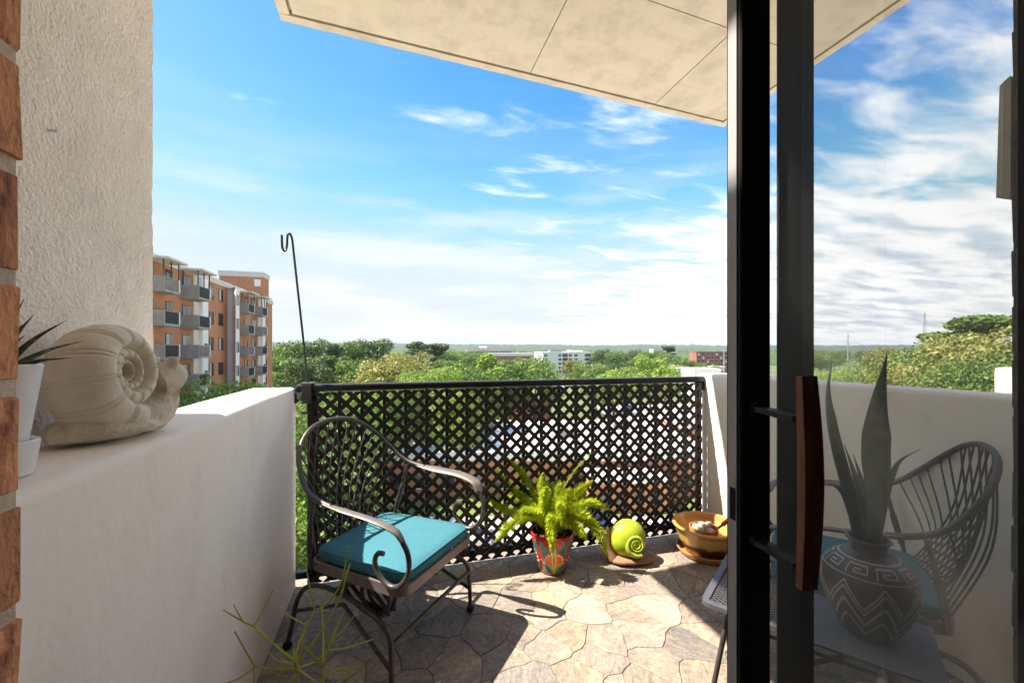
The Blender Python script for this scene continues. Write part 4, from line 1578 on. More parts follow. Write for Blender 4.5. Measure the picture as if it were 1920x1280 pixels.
# ------------------------------------------------------------------ white pot with spiky succulent on the ledge
wp = Vector((-0.602, 0.848, PAR_H + 0.002))
M_wpot = pmat('white_ceramic', (0.80, 0.79, 0.79), 0.3, var=0.02, scale=8)
hw = thing('potted_succulent', 'slim white pot with a spiky dark succulent at the ledge end', 'potted plant', wp)
MB().lathe([(0, 0.006), (0.034, 0.004), (0.036, 0.008), (0.058, 0.172), (0.056, 0.175), (0.051, 0.174), (0.048, 0.155), (0, 0.15)], 40).build('pot', M_wpot, hw, smooth=40)
MB().lathe([(0, 0.001), (0.046, 0.0), (0.048, 0.003), (0.055, 0.052), (0.052, 0.055), (0.048, 0.052), (0.0375, 0.006), (0, 0.005)], 40).build('saucer', M_wpot, hw, smooth=40)
M_haw = pmat('dark_succulent', (0.030, 0.055, 0.030), 0.5, second=(0.20, 0.23, 0.15), scale=60, stretch=(1, 1, 6), contrast=(.5, .62))
r = random.Random(8)
for k in range(15):
    an = k * 2.4
    el = 0.25 + 0.07 * k
    L_ = r.uniform(0.09, 0.125)
    d = Vector((math.cos(an) * math.cos(el), math.sin(an) * math.cos(el), math.sin(el)))
    b0 = Vector((0, 0, 0.152)) + d * 0.01
    pts = [b0, b0 + d * L_ * 0.5 + Vector((0, 0, 0.012)), b0 + d * L_ + Vector((0, 0, 0.006))]
    sp = spline([tuple(p) for p in pts], 6)
    MB().tube(sp, 0.008, 6, scale=[1.0 - 0.97 * (i / (len(sp) - 1)) ** 0.8 for i in range(len(sp))]).build('leaf', M_haw, hw, smooth=True)

# ------------------------------------------------------------------ pencil cactus in the foreground
pk = W(-0.61, 1.24)
pcx = thing('pencil_cactus', 'thin branching yellow green pencil cactus in the foreground', 'potted plant', (pk.x, pk.y, 0.003), -YAW)
MB().lathe([(0, 0.0), (0.08, 0.0), (0.105, 0.14), (0.108, 0.15), (0.10, 0.152), (0.096, 0.135), (0, 0.13)], 36).build('pot', M_terra, pcx, smooth=40)
M_pen = pmat('pencil_green', (0.40, 0.46, 0.06), 0.5, second=(0.56, 0.60, 0.10), scale=14, objvar=0.2, transl=0.3)
M_pen2 = pmat('pencil_tip_orange', (0.45, 0.27, 0.06), 0.5, second=(0.40, 0.42, 0.08), scale=14)


def cpx(px, py, dy):
    w = P(px, py, 1.24 + dy) - Vector((pk.x, pk.y, 0.003))
    return (w.x * CA - w.y * SA, w.x * SA + w.y * CA, w.z)


BR = [
    ([(557, 1400, 0), (556, 1300, 0), (558, 1250, 0)], 5.2, 0), ([(558, 1252, 0), (515, 1254, -.03), (478, 1249, -.05)], 3.6, 0),
    ([(478, 1249, -.05), (458, 1215, -.06), (440, 1183, -.07)], 2.6, 1), ([(478, 1250, -.05), (450, 1270, -.07), (418, 1282, -.09)], 2.6, 1),
    ([(556, 1240, 0), (520, 1212, .0), (477, 1174, .01)], 3.6, 0), ([(477, 1174, .01), (455, 1164, .01), (419, 1143, .02)], 2.7, 0),
    ([(456, 1164, .01), (447, 1150, .01), (438, 1133, .0)], 2.1, 0), ([(477, 1173, .01), (494, 1142, .02), (512, 1106, .03)], 2.3, 0),
    ([(558, 1250, 0), (556, 1220, 0), (572, 1180, .02), (590, 1144, .03)], 3.8, 0), ([(590, 1144, .03), (583, 1110, .03), (576, 1074, .03)], 2.6, 0),
    ([(590, 1144, .03), (615, 1130, .03), (640, 1090, .02), (653, 1024, .0)], 3.4, 0), ([(560, 1240, .0), (600, 1185, -.03), (635, 1125, -.05), (650, 1075, -.06), (656, 1058, -.06)], 3.4, 0),
    ([(560, 1238, 0), (570, 1195, -.04), (574, 1165, -.06)], 3.0, 0), ([(572, 1170, .02), (545, 1155, .05), (523, 1134, .06)], 2.4, 1),
    ([(608, 1400, -.03), (606, 1300, -.03), (605, 1252, -.03)], 4.6, 0), ([(605, 1252, -.03), (588, 1230, -.05), (567, 1207, -.06)], 3.6, 0),
    ([(605, 1252, -.03), (606, 1200, -.01), (603, 1135, .01)], 3.4, 0), ([(606, 1250, -.03), (618, 1205, -.06), (632, 1160, -.07)], 3.2, 0),
    ([(612, 1222, -.04), (630, 1180, -.02), (645, 1143, .0)], 2.8, 0), ([(620, 1205, -.05), (645, 1178, -.06), (667, 1149, -.07)], 2.6, 0),
    ([(612, 1218, -.03), (650, 1214, -.01), (702, 1197, .02)], 3.0, 0), ([(558, 1254, 0), (580, 1268, -.04), (606, 1290, -.07)], 3.2, 0),
    ([(558, 1250, 0), (590, 1240, .05), (612, 1222, .08)], 2.8, 0), ([(600, 1275, -.02), (635, 1254, .0), (652, 1256, .02), (657, 1268, .02)], 2.8, 0),
    ([(654, 1300, .0), (655, 1268, .02), (659, 1240, .03)], 2.4, 0), ([(625, 1290, .0), (655, 1270, .0), (684, 1247, -.02)], 2.6, 0),
    ([(552, 1246, 0), (530, 1235, .04), (528, 1222, .05)], 2.6, 0), ([(552, 1243, 0), (525, 1240, .05), (500, 1220, .07), (489, 1216, .07)], 2.2, 1),
    ([(540, 1268, -.02), (515, 1262, -.03), (490, 1260, -.03)], 2.2, 0), ([(556, 1262, 0), (545, 1272, -.03), (540, 1290, -.05)], 2.4, 0),
    ([(527, 1259, -.03), (528, 1275, -.03), (528, 1295, -.03)], 2.0, 0), ([(475, 1251, -.05), (476, 1265, -.05), (476, 1285, -.05)], 1.8, 0),
    ([(553, 1238, 0), (551, 1222, .01), (553, 1206, .01)], 2.4, 0), ([(588, 1275, -.05), (572, 1284, -.05), (560, 1300, -.05)], 2.2, 0),
]
for pts, wpx, kind in BR:
    sp = spline([cpx(*p) for p in pts], 6)
    rad = wpx / 790 * 1.24 * 0.62
    MB().tube(sp, rad, 7, scale=[1.0 - 0.28 * i / (len(sp) - 1) for i in range(len(sp))]).build('stem', M_pen2 if kind else M_pen, pcx, smooth=True)

# ------------------------------------------------------------------ ground and far terrain
GZ = -17.0


def gY(py):
    """forward distance of the ground seen at picture row py"""
    return (EYE - GZ) * F / (py - 655)


mb = MB()
ring_r = [0, 20, 60, 150, 400, 1000, 3000, 9000, 16000]
vs_, fs_ = [(0, 0, GZ)], []
seg = 48
for r_ in ring_r[1:]:
    for k in range(seg):
        vs_.append((r_ * math.cos(2 * PI * k / seg), r_ * math.sin(2 * PI * k / seg), GZ))
fs_ += [(0, 1 + k, 1 + (k + 1) % seg) for k in range(seg)]
for i in range(len(ring_r) - 2):
    fs_ += [(1 + i * seg + k, 1 + (i + 1) * seg + k, 1 + (i + 1) * seg + (k + 1) % seg, 1 + i * seg + (k + 1) % seg) for k in range(seg)]
tag(mb.add(vs_, fs_).build('ground', pmat('grassy_ground', (0.085, 0.12, 0.035), 0.95, second=(0.17, 0.19, 0.08), scale=0.09, detail=8)), kind='structure')


def canopy(name, r0, r1, az0, az1, nr, na, hfun, mat_):
    vs, fs = [], []
    for i in range(nr + 1):
        rr = r0 + (r1 - r0) * i / nr
        for k in range(na + 1):
            az = math.radians(az0 + (az1 - az0) * k / na)
            X, Y = rr * math.sin(az), rr * math.cos(az)
            w = W(X, Y)
            vs.append((w.x, w.y, hfun(X, Y, i / nr, k)))
    for i in range(nr):
        for k in range(na):
            a = i * (na + 1) + k
            fs.append((a, a + 1, a + na + 2, a + na + 1))
    return MB().add(vs, fs).build(name, mat_, smooth=80)


M_far = pmat('far_forest', (0.020, 0.042, 0.022), 0.95, second=(0.050, 0.085, 0.034), scale=0.035, detail=7, contrast=(.38, .62))
M_mid = pmat('mid_forest', (0.028, 0.055, 0.014), 0.95, second=(0.085, 0.13, 0.032), scale=0.10, detail=7, contrast=(.38, .62))


def hill(X, Y, t, k):
    base = 34 - 9 * (X / 1500) + 5 * vnoise(X / 420, Y / 800, 4) + 3 * vnoise(X / 140, Y / 300, 6)
    z = GZ + (base - GZ) * min(1, t * 1.4) ** 0.8
    return z + 4.5 * vnoise(X / 17, Y / 40, 7) + 2.5 * vnoise(X / 8, Y / 20, 8)


tag(canopy('hills', 1900, 3200, -62, 62, 14, 900, hill, M_far), kind='structure')


def wood(X, Y, t, k):
    edge = min(1, t * 12)
    return GZ + edge * (11 + 6 * vnoise(X / 60, Y / 60, 14) + 4.0 * vnoise(X / 9, Y / 11, 15) + 2 * vnoise(X / 4, Y / 5, 16))


o = canopy('distant_woods', 560, 1950, -62, 62, 70, 700, wood, M_mid)
tag(o, 'wooded suburb stretching to the hills on the horizon', 'woods', kind='stuff')


def ground_sheet(name, poly_px, z, mat_, kind='structure'):
    """paved area given by picture corners that lie on the ground"""
    poly = []
    for px, py in poly_px:
        Y = gY(py)
        w = W((px - 960) / F * Y, Y)
        poly.append((w.x, w.y))
    o = MB().prism(poly, GZ - 0.2, GZ + z).build(name, mat_)
    return tag(o, kind=kind)


M_asph = pmat('pale_worn_asphalt', (0.26, 0.25, 0.24), 0.9, second=(0.36, 0.35, 0.33), scale=0.3, detail=8)
M_conc = pmat('bleached_concrete', (0.68, 0.63, 0.56), 0.9, second=(0.80, 0.75, 0.67), scale=0.4, detail=8)
M_lawn = pmat('lawn', (0.10, 0.16, 0.030), 0.95, second=(0.16, 0.22, 0.05), scale=0.8, detail=8)

# car park and drive below the railing, in lens axes
def rect_sheet(name, X0, X1, Y0, Y1, z, mat_):
    pts = [W(X0, Y0), W(X1, Y0), W(X1, Y1), W(X0, Y1)]
    return tag(MB().prism([(p.x, p.y) for p in pts], GZ - 0.3, GZ + z).build(name, mat_), kind='structure')


rect_sheet('car_park', -34, 60, 1.5, 46, 0.05, M_conc)  # left stretch added as pale ground that bounces sunlight up to the soffit
rect_sheet('lawn', -40, 30, 46.2, 51.2, 0.03, M_lawn)
rect_sheet('car_park', 26, 95, 46.2, 140, 0.05, M_conc)
rect_sheet('road', -60, 25.8, 82, 92, 0.06, M_asph)
rect_sheet('pavement', -60, 25.8, 78, 81.8, 0.14, M_conc)
rect_sheet('road', -10, 260, 205, 216, 0.06, M_asph)

# ------------------------------------------------------------------ buildings
M_facade = bpy.data.materials.new('orange_brick_facade')
M_facade.use_nodes = True
nt = M_facade.node_tree
bt = nt.nodes.new('ShaderNodeTexBrick')
bt.inputs['Scale'].default_value = 1.0
bt.inputs['Brick Width'].default_value = 0.22
bt.inputs['Row Height'].default_value = 0.075
bt.inputs['Mortar Size'].default_value = 0.010
bt.inputs['Color1'].default_value = (0.42, 0.14, 0.050, 1)
bt.inputs['Color2'].default_value = (0.52, 0.20, 0.08, 1)
bt.inputs['Mortar'].default_value = (0.42, 0.28, 0.18, 1)
tcn = nt.nodes.new('ShaderNodeTexCoord')
sp_ = nt.nodes.new('ShaderNodeSeparateXYZ')
cb_ = nt.nodes.new('ShaderNodeCombineXYZ')
ad_ = nt.nodes.new('ShaderNodeMath')
nt.links.new(tcn.outputs['Object'], sp_.inputs[0])
nt.links.new(sp_.outputs['X'], ad_.inputs[0])
nt.links.new(sp_.outputs['Y'], ad_.inputs[1])
nt.links.new(ad_.outputs[0], cb_.inputs[0])
nt.links.new(sp_.outputs['Z'], cb_.inputs[1])
nt.links.new(cb_.outputs[0], bt.inputs['Vector'])
nz_ = nt.nodes.new('ShaderNodeTexNoise')
nz_.inputs['Scale'].default_value = 0.35
nz_.inputs['Detail'].default_value = 6
nt.links.new(tcn.outputs['Object'], nz_.inputs['Vector'])
mrn = nt.nodes.new('ShaderNodeMapRange')
mrn.inputs['To Min'].default_value = 0.7
mrn.inputs['To Max'].default_value = 1.3
nt.links.new(nz_.outputs[0], mrn.inputs['Value'])
hs_ = nt.nodes.new('ShaderNodeHueSaturation')
nt.links.new(bt.outputs['Color'], hs_.inputs['Color'])
nt.links.new(mrn.outputs[0], hs_.inputs['Value'])
nt.links.new(hs_.outputs[0], nt.nodes['Principled BSDF'].inputs['Base Color'])
nt.nodes['Principled BSDF'].inputs['Roughness'].default_value = 0.9
M_pane = pmat('dark_window_glass', (0.020, 0.024, 0.030), 0.12, var=0.3, scale=0.6, spec=0.8)
M_curt = pmat('pale_curtain', (0.42, 0.43, 0.45), 0.8, var=0.1, scale=2)
M_wframe = pmat('dark_window_frame', (0.05, 0.04, 0.035), 0.6, var=0.1)
M_bconc = pmat('grey_balcony_concrete', (0.27, 0.255, 0.235), 0.9, second=(0.36, 0.345, 0.32), scale=0.9, detail=8)
M_cream = pmat('cream_panel', (0.62, 0.57, 0.50), 0.85, var=0.06, scale=1.5)
M_white = pmat('white_paint', (0.78, 0.76, 0.73), 0.8, var=0.04, scale=1.2)
M_bars = pmat('dark_balcony_bars', (0.055, 0.06, 0.068), 0.5, var=0.15)
M_roofgrey = pmat('grey_roofing', (0.22, 0.21, 0.205), 0.9, var=0.15, scale=1.0)

FX = -18.8          # facade plane of the brick apartment block
apt = thing('apartment_building', 'orange brick apartment block with grey concrete balconies on the left', 'building', (FX, 0, GZ))
Z0 = -GZ            # add to balcony-level heights to get local z
RT = EYE + 7.84 + Z0
MB().box(-14, 0, 30, 76.3, 0, RT - 0.62).build('wall', M_facade, apt)
rf = MB().box(-14.2, 0.12, 29.8, 76.5, RT - 0.618, RT).build('roof', M_cream, apt)
MB().box(-13.8, -0.4, 30.2, 72.9, RT + 0.002, RT + 0.10).build('roofing', M_roofgrey, rf)
pt = MB().box(-6.4, -0.47, 73.2, 76.2, RT + 0.001, RT + 3.3).build('penthouse', M_facade, apt)
MB().box(-6.5, -0.37, 73.1, 76.3, RT + 3.302, RT + 4.1).build('cornice', M_cream, pt)
MB().box(-1.7, -0.83, 73.14, 73.19, RT + 1.9, RT + 2.95).build('louvre', M_white, pt)
MB().box(-9, -4.9, 58, 65, RT + 0.11, RT + 0.9).build('plant_room', M_roofgrey, rf)
STOREY = 2.76
FLOORS = [EYE + 5.95 - 1.07 + Z0 - STOREY * k for k in range(7)]      # balcony slab tops, top storey first
wr = random.Random(12)


def apt_window(v0_, v1_, zf, z0, z1, xoff=0.0):
    f = MB().box(xoff + 0.002, xoff + 0.045, v0_, v1_, zf + z0, zf + z1).build('window', M_wframe, apt)
    mid = v0_ + (v1_ - v0_) * 0.5
    MB().box(xoff + 0.046, xoff + 0.055, v0_ + 0.06, mid - 0.03, zf + z0 + 0.06, zf + z1 - 0.06).build('pane', M_curt if wr.random() < 0.45 else M_pane, f)
    MB().box(xoff + 0.046, xoff + 0.055, mid + 0.03, v1_ - 0.06, zf + z0 + 0.06, zf + z1 - 0.06).build('pane', M_pane, f)


def apt_balcony(va, vc, d, zf, top, rail_mat):
    """concrete side wall at va, barred front from va to vc at distance d from the facade"""
    root = MB().box(0.01, d, va, vc, zf - 0.20, zf).build('balcony', M_bconc, apt)
    MB().box(0.012, d - 0.002, va + 0.002, va + 0.14, zf + 0.003, zf + 1.07).build('side_wall', M_bconc, root)
    MB().box(0.012, d - 0.002, vc - 0.14, vc - 0.002, zf + 0.003, zf + 1.07).build('side_wall', M_white, root)
    mb = MB()
    n = 14
    for k in range(n + 1):
        y = va + 0.20 + (vc - va - 0.40) * k / n
        mb.box(d - .07, d - .03, y - .022, y + .022, zf + 0.06, zf + 0.98)
    if rail_mat is M_bars:
        mb.box(d - .10, d - .085, va + .145, vc - .145, zf + 0.05, zf + 1.0)
    tag(mb.build('bars', rail_mat, root), kind='stuff')
    MB().box(d - .09, d - .01, va + .142, vc - .142, zf + 1.0, zf + 1.05).build('handrail', M_bconc, root)
    if top:
        c = MB().box(0.13, d + 0.45, va - .35, vc + .35, zf + 2.42, zf + 2.58).build('canopy', M_cream, apt)
        for x, y in ((d - .08, va + .07), (d - .08, vc - .07), (d - .08, (va + vc) / 2), (0.25, va + .07)):
            MB().box(x - .04, x + .04, y - .04, y + .04, zf + 1.072, zf + 2.419).build('post', M_bars, c)


def v_at(px, x_plane):
    """distance along the facade where picture column px meets the plane x = x_plane"""
    s = (px - 960) / F
    du, dv = s * CA + SA, -s * SA + CA
    return x_plane * dv / du


V = lambda px: v_at(px, FX)
for sec, cols_ in enumerate((dict(b1=(276, 338, 1.15), b2=(337, 395, 1.5), wn=((278, 287), (310, 323.5), (341, 356.5)), col=(372, 383), plain=((391.5, 400), (409.5, 418))),
                             dict(b1=(449.5, 478, 1.0), b2=(472.5, 502, 1.25), wn=((458.5, 464), (472, 479)), col=(487.5, 492.5), plain=((495, 499.5),)))):
    for k, zf in enumerate(FLOORS):
        for bi, key in enumerate(('b1', 'b2')):
            p, q, d = cols_[key]
            apt_balcony(V(p), v_at(q, FX + d), d, zf, k == 0, M_bars if (k + sec + bi) % 3 else M_bconc)
        for i, (p, q) in enumerate(cols_['wn']):
            apt_window(V(p), V(q), zf, 0.1 if i == 1 else 0.55, 2.05)
        a, b = (V(q) for q in cols_['col'])
        MB().box(0.003, 0.06, a - (b - a) * 0.9, a - 0.002, zf + 0.003, zf + STOREY - 0.19).build('cream_panel', M_cream, apt)
        for p, q in cols_['plain']:
            apt_window(V(p), V(q), zf, 0.55, 1.95)
        apt_window(a + (b - a) * .35, a + (b - a) * .8, zf, 0.35, 1.25, 0.36)
    a, b = (V(q) for q in cols_['col'])
    MB().box(0.003, 0.36, a, b, 0, RT - 0.63).build('column', M_white, apt)
a, b = V(432), v_at(449, FX + 1.25)
MB().prism([(0.003, a), (1.25, v_at(442, FX + 1.25)), (1.25, b), (0.003, b)], 0, RT - 0.625).build('stair_tower', M_white, apt)
a = v_at(443.5, FX + 1.25)
for zf in FLOORS:
    apt_window(a, b - 0.25, zf, 0.3, 1.5, 1.25)
MB().box(0.003, 0.4, V(268.5), V(275), 0, RT - 0.63).build('column', M_white, apt)


def block(name, label, X0, X1, Y0, Y1, z0, z1, wall_mat, rz=0.0, roof=None, roof_h=0.5, cat='building', group=None):
    """building shell with its own frame: origin at front-left corner, x to the right along the front, y back"""
    w = W(X0, Y0)
    t = thing(name, label, cat, (w.x, w.y, z0), -YAW + rz, group)
    MB().box(0, X1 - X0, 0, Y1 - Y0, 0, z1 - z0).build('wall', wall_mat, t)
    MB().box(-0.25, X1 - X0 + .25, -0.25, Y1 - Y0 + .25, z1 - z0 + 0.002, z1 - z0 + roof_h).build('roof', roof or M_white, t)
    return t


def front_windows(t, n, w, x0, x1, rows, h, mat_=None, y=-0.03, pane=False, sidelen=0):
    for zr_ in rows:
        for k in range(n):
            x = x0 + (x1 - x0) * (k + 0.5) / n
            f = MB().box(x - w / 2, x + w / 2, y - 0.02, -0.002, zr_, zr_ + h).build('window', mat_ or M_pane, t)
            if pane:
                MB().box(x - w / 2 - .12, x + w / 2 + .12, y - 0.10, -0.003, zr_ - 0.14, zr_ - 0.002).build('sill', M_white, f)


# low brick building with a white flat roof, right below
t = block('low_brick_building', 'long low brick building with white flat roof below the railing', -24, 25, 52, 75, GZ, GZ + 4.6, M_facade, roof_h=1.1)
front_windows(t, 14, 1.5, 1.5, 47, (1.2,), 1.6, pane=True)
for k, (x, y) in enumerate(((8, 9), (19, 12), (31, 8), (40, 14))):
    MB().box(x, x + 2.2, y, y + 1.8, 5.71, 6.7).build('roof_unit', M_roofgrey, t)
t = block('brick_house', 'orange brick house beyond the white roofed building', -6, 9, 96, 108, GZ, GZ + 6.2, M_facade, roof_h=0.7)
front_windows(t, 5, 1.2, 1, 14, (1.0, 3.9), 1.4, pane=True)
t = block('brick_shop', 'brick shop with a white roof at the right of the car park', 30, 46, 74, 90, GZ, GZ + 4.4, M_facade, roof_h=0.8)
front_windows(t, 5, 2.0, 1, 15, (0.8,), 2.2)
t = block('brick_shop', 'small orange brick shop nearest below the lattice on the right', 9, 17.5, 47.0, 51.0, GZ, GZ + 3.4, M_facade, roof_h=0.5)
front_windows(t, 4, 1.3, 0.6, 7.9, (0.9,), 1.5)

M_tan = pmat('tan_precast', (0.74, 0.63, 0.50), 0.85, var=0.08, scale=0.3)
M_pale = pmat('pale_grey_render', (0.80, 0.79, 0.76), 0.85, var=0.05, scale=0.4)
M_redbr = pmat('far_red_brick', (0.33, 0.13, 0.085), 0.9, var=0.15, scale=0.5)
Yt = 430.0
t = block('office_building', 'long tan office building with a row of narrow windows on the skyline', (876 - 960) / F * Yt, (961 - 960) / F * Yt, Yt, Yt + 22, GZ, EYE + 1.6 * Yt / F - 0.2, M_tan, roof=M_tan, roof_h=0.8)
L_ = (961 - 876) / F * Yt
zt = EYE + 1.0 * Yt / F - GZ
front_windows(t, 30, 0.95, 0.8, L_ - 0.8, (zt - 4.2,), 1.9)
front_windows(t, 30, 0.95, 0.8, L_ - 0.8, (zt - 8.0,), 1.6)
MB().box(-4, 0, 2, 8, 0, zt - 0.3).build('stair_tower', M_pale, t)
MB().box(L_ * .25, L_ * .42, 4, 10, zt + 1.2, zt + 2.9).build('plant_room', M_pale, t)
Yt = 395.0
t = block('parking_deck', 'low cream and brick building in front of the tan offices', (866 - 960) / F * Yt, (998 - 960) / F * Yt, Yt, Yt + 18, GZ, EYE - 12 * Yt / F, M_redbr, roof=M_pale, roof_h=2.6)
L_ = (998 - 866) / F * Yt
front_windows(t, 16, 2.4, 1, L_ - 1, (1.0, 4.4), 2.2)
Yt = 300.0
x0_, x1_ = (1018 - 960) / F * Yt, (1108 - 960) / F * Yt
t = block('apartment_building', 'pale grey five storey apartment block with a flat white roof, beyond the trees', x0_, x1_, Yt, Yt + 40, GZ, EYE - 6.5 * Yt / F, M_pale, rz=0.10, roof_h=0.7)
L_ = x1_ - x0_
hh = EYE - 6.5 * Yt / F - GZ
for fr_, n_ in ((0.06, 0), (0.36, 1), (0.58, 2), (0.70, 2), (0.92, 3)):
    for k in range(5):
        z = hh - 2.6 - k * 2.95
        if z < 0.4:
            continue
        f = MB().box(L_ * fr_ - 1.1, L_ * fr_ + 1.1, -0.06, -0.002, z, z + 1.7).build('window', M_pane, t)
        MB().box(L_ * fr_ - 0.06, L_ * fr_ + 0.06, -0.10, -0.061, z, z + 1.7).build('mullion', M_white, f)
for fr_ in (0.47, 0.965):
    for k in range(5):
        z = hh - 2.9 - k * 2.95
        if z > 0.2:
            b_ = MB().box(L_ * fr_ - 1.9, L_ * fr_ + 1.9, -0.05, -0.003, z, z + 2.3).build('balcony', M_wframe, t)
            MB().box(L_ * fr_ - 1.9, L_ * fr_ + 1.9, -1.1, -0.051, z - 0.2, z).build('slab', M_pale, b_)
for k in range(9):
    for j in range(4):
        z = hh - 2.6 - j * 2.95
        MB().box(-0.06, -0.002, 3 + k * 4.1, 4.6 + k * 4.1, z, z + 1.7).build('window', M_pane, t)
MB().box(L_ * .2, L_ * .45, 8, 16, hh + 0.71, hh + 2.2).build('plant_room', M_roofgrey, t)
MB().box(L_ * .6, L_ * .9, 6, 14, hh + 0.71, hh + 2.0).build('plant_room', M_tan, t)
Yt = 330.0
t = block('brick_building', 'red brick apartment building on the skyline beside the door frame', (1306 - 960) / F * Yt, (1392 - 960) / F * Yt, Yt, Yt + 14, GZ, EYE - 5.0 * Yt / F, M_redbr, roof=M_redbr, roof_h=0.5)
L_ = (1392 - 1306) / F * Yt
hh = EYE - 5.0 * Yt / F - GZ
for k in range(10):
    for j in range(4):
        z = hh - 2.4 - j * 2.8
        f = MB().box(1.2 + k * 3.5, 2.5 + k * 3.5, -0.06, -0.002, z, z + 1.5).build('window', M_pane if (k * 3 + j) % 4 else M_white, t)
        MB().box(1.1 + k * 3.5, 2.6 + k * 3.5, -0.12, -0.003, z - 0.18, z - 0.002).build('sill', M_white, f)
Yt = 190.0
t = block('brick_shop', 'flat orange brick shop left of the white canopy', (1256 - 960) / F * Yt, (1283 - 960) / F * Yt, Yt, Yt + 10, GZ, EYE - 32 * Yt / F, M_facade, roof=M_facade, roof_h=0.3)
front_windows(t, 3, 1.2, 0.3, 6.2, (1.2,), 1.4)
Yt = 165.0
t = block('shop', 'white and blue fronted shop just above the railing', (1270 - 960) / F * Yt, (1296 - 960) / F * Yt, Yt, Yt + 9, GZ, EYE - 37.5 * Yt / F, M_white, roof=M_white, roof_h=0.5)
M_bluep = pmat('blue_paint', (0.05, 0.16, 0.42), 0.5, var=0.1)
front_windows(t, 5, 0.8, 0.2, 5.3, (2.2,), 1.6, M_bluep)
Yt = 150.0
t = block('shop', 'long white flat roofed shop near the railing corner', (1302 - 960) / F * Yt, (1352 - 960) / F * Yt, Yt, Yt + 12, GZ, EYE - 39 * Yt / F, M_white, roof=M_white, roof_h=0.5)
front_windows(t, 6, 0.9, 0.3, 9.2, (4.6,), 1.0)
front_windows(t, 6, 1.0, 0.3, 9.2, (0.8,), 2.0)
Yt = 230.0
t = thing('fuel_canopy', 'flat white canopy on posts in front of the brick building', 'canopy', tuple(W((1330 - 960) / F * Yt, Yt, GZ)), -YAW)
L_ = 30 / F * Yt
MB().box(0, L_, 0, 9, 8.2, 9.0).build('roof', M_white, t)
for x in (0.8, L_ - .8):
    for y in (1, 8):
        MB().box(x - .15, x + .15, y - .15, y + .15, 0, 8.2).build('post', M_white, t)
Yt = 215.0
t = thing('blue_canopy', 'small blue roofed shelter among the trees', 'shelter', tuple(W((1172 - 960) / F * Yt, Yt, GZ)), -YAW)
L_ = 16 / F * Yt
MB().prism([(0, 0), (L_, 0), (L_, 6), (0, 6)], 9.4, 9.8).build('roof', M_bluep, t)
for x in (0.4, L_ - .4):
    MB().box(x - .12, x + .12, .3, .55, 0, 9.4).build('post', M_white, t)
Yt = 360.0
t = block('brick_building', 'gabled red brick building half hidden by trees', (1176 - 960) / F * Yt, (1196 - 960) / F * Yt, Yt, Yt + 12, GZ, EYE - 12 * Yt / F, M_redbr, roof=M_redbr, roof_h=0.4)
front_windows(t, 3, 1.0, 0.5, 8.5, (3.0, 6.5), 1.5)
Yt = 600.0
t = block('office_building', 'distant flat beige building behind the trees on the skyline', (1226 - 960) / F * Yt, (1243 - 960) / F * Yt, Yt, Yt + 20, GZ, EYE - 0 * Yt / F, M_tan, roof=M_tan, roof_h=0.6)
front_windows(t, 5, 1.6, 0.8, 12, (14, 9.5), 1.6)

# ------------------------------------------------------------------ poles and mast
M_pole = pmat('grey_pole', (0.33, 0.33, 0.33), 0.6, var=0.1)


def pole(px, ytop, Y, label, arms=True, rad=0.28):
    b = W((px - 960) / F * Y, Y, GZ)
    h = EYE + (655 - ytop) * Y / F - GZ
    t = thing('utility_pole', label, 'pole', tuple(b), -YAW)
    MB().tube([(0, 0, 0), (0, 0, h)], rad, 8, scale=[1.2, 0.55]).build('shaft', M_pole, t, smooth=True)
    if arms:
        for k, f in enumerate((0.80, 0.87, 0.94)):
            MB().box(-1.4 if k % 2 else -0.2, 0.2 if k % 2 else 1.4, -.08, .08, h * f, h * f + .16).build('crossarm', M_pole, t)
    return t


pole(1197.5, 649, 260, 'slim grey power pole above the bright green tree')
pole(1297, 640, 230, 'tall grey power pole right of the brick shop')
pole(1357.5, 652, 150, 'white light pole tight against the door frame', False, 0.2)
pole(1590, 625, 200, 'tall power pole seen through the glass')
Y = 420.0
b = W((1733 - 960) / F * Y, Y, GZ)
h = EYE + (655 - 586) * Y / F - GZ
t = thing('radio_mast', 'thin lattice radio mast beyond the trees behind the glass', 'mast', tuple(b), -YAW)
for s in ((-1, -1), (1, -1), (0, 1)):
    MB().tube([(s[0] * 2.0, s[1] * 2.0, 0), (s[0] * .5, s[1] * .5, h)], 0.14, 5).build('leg', M_pole, t)
mb = MB()
n = 22
for k in range(n):
    za, zb = h * k / n, h * (k + 1) / n
    ra, rb_ = 2.0 - 1.5 * k / n, 2.0 - 1.5 * (k + 1) / n
    mb.tube([(-ra, -ra, za), (rb_, -rb_, zb)], 0.09, 4)
    mb.tube([(ra, -ra, za), (0, rb_, zb)], 0.09, 4)
    mb.tube([(0, ra, za), (-rb_, -rb_, zb)], 0.09, 4)
mb.build('bracing', M_pole, t)

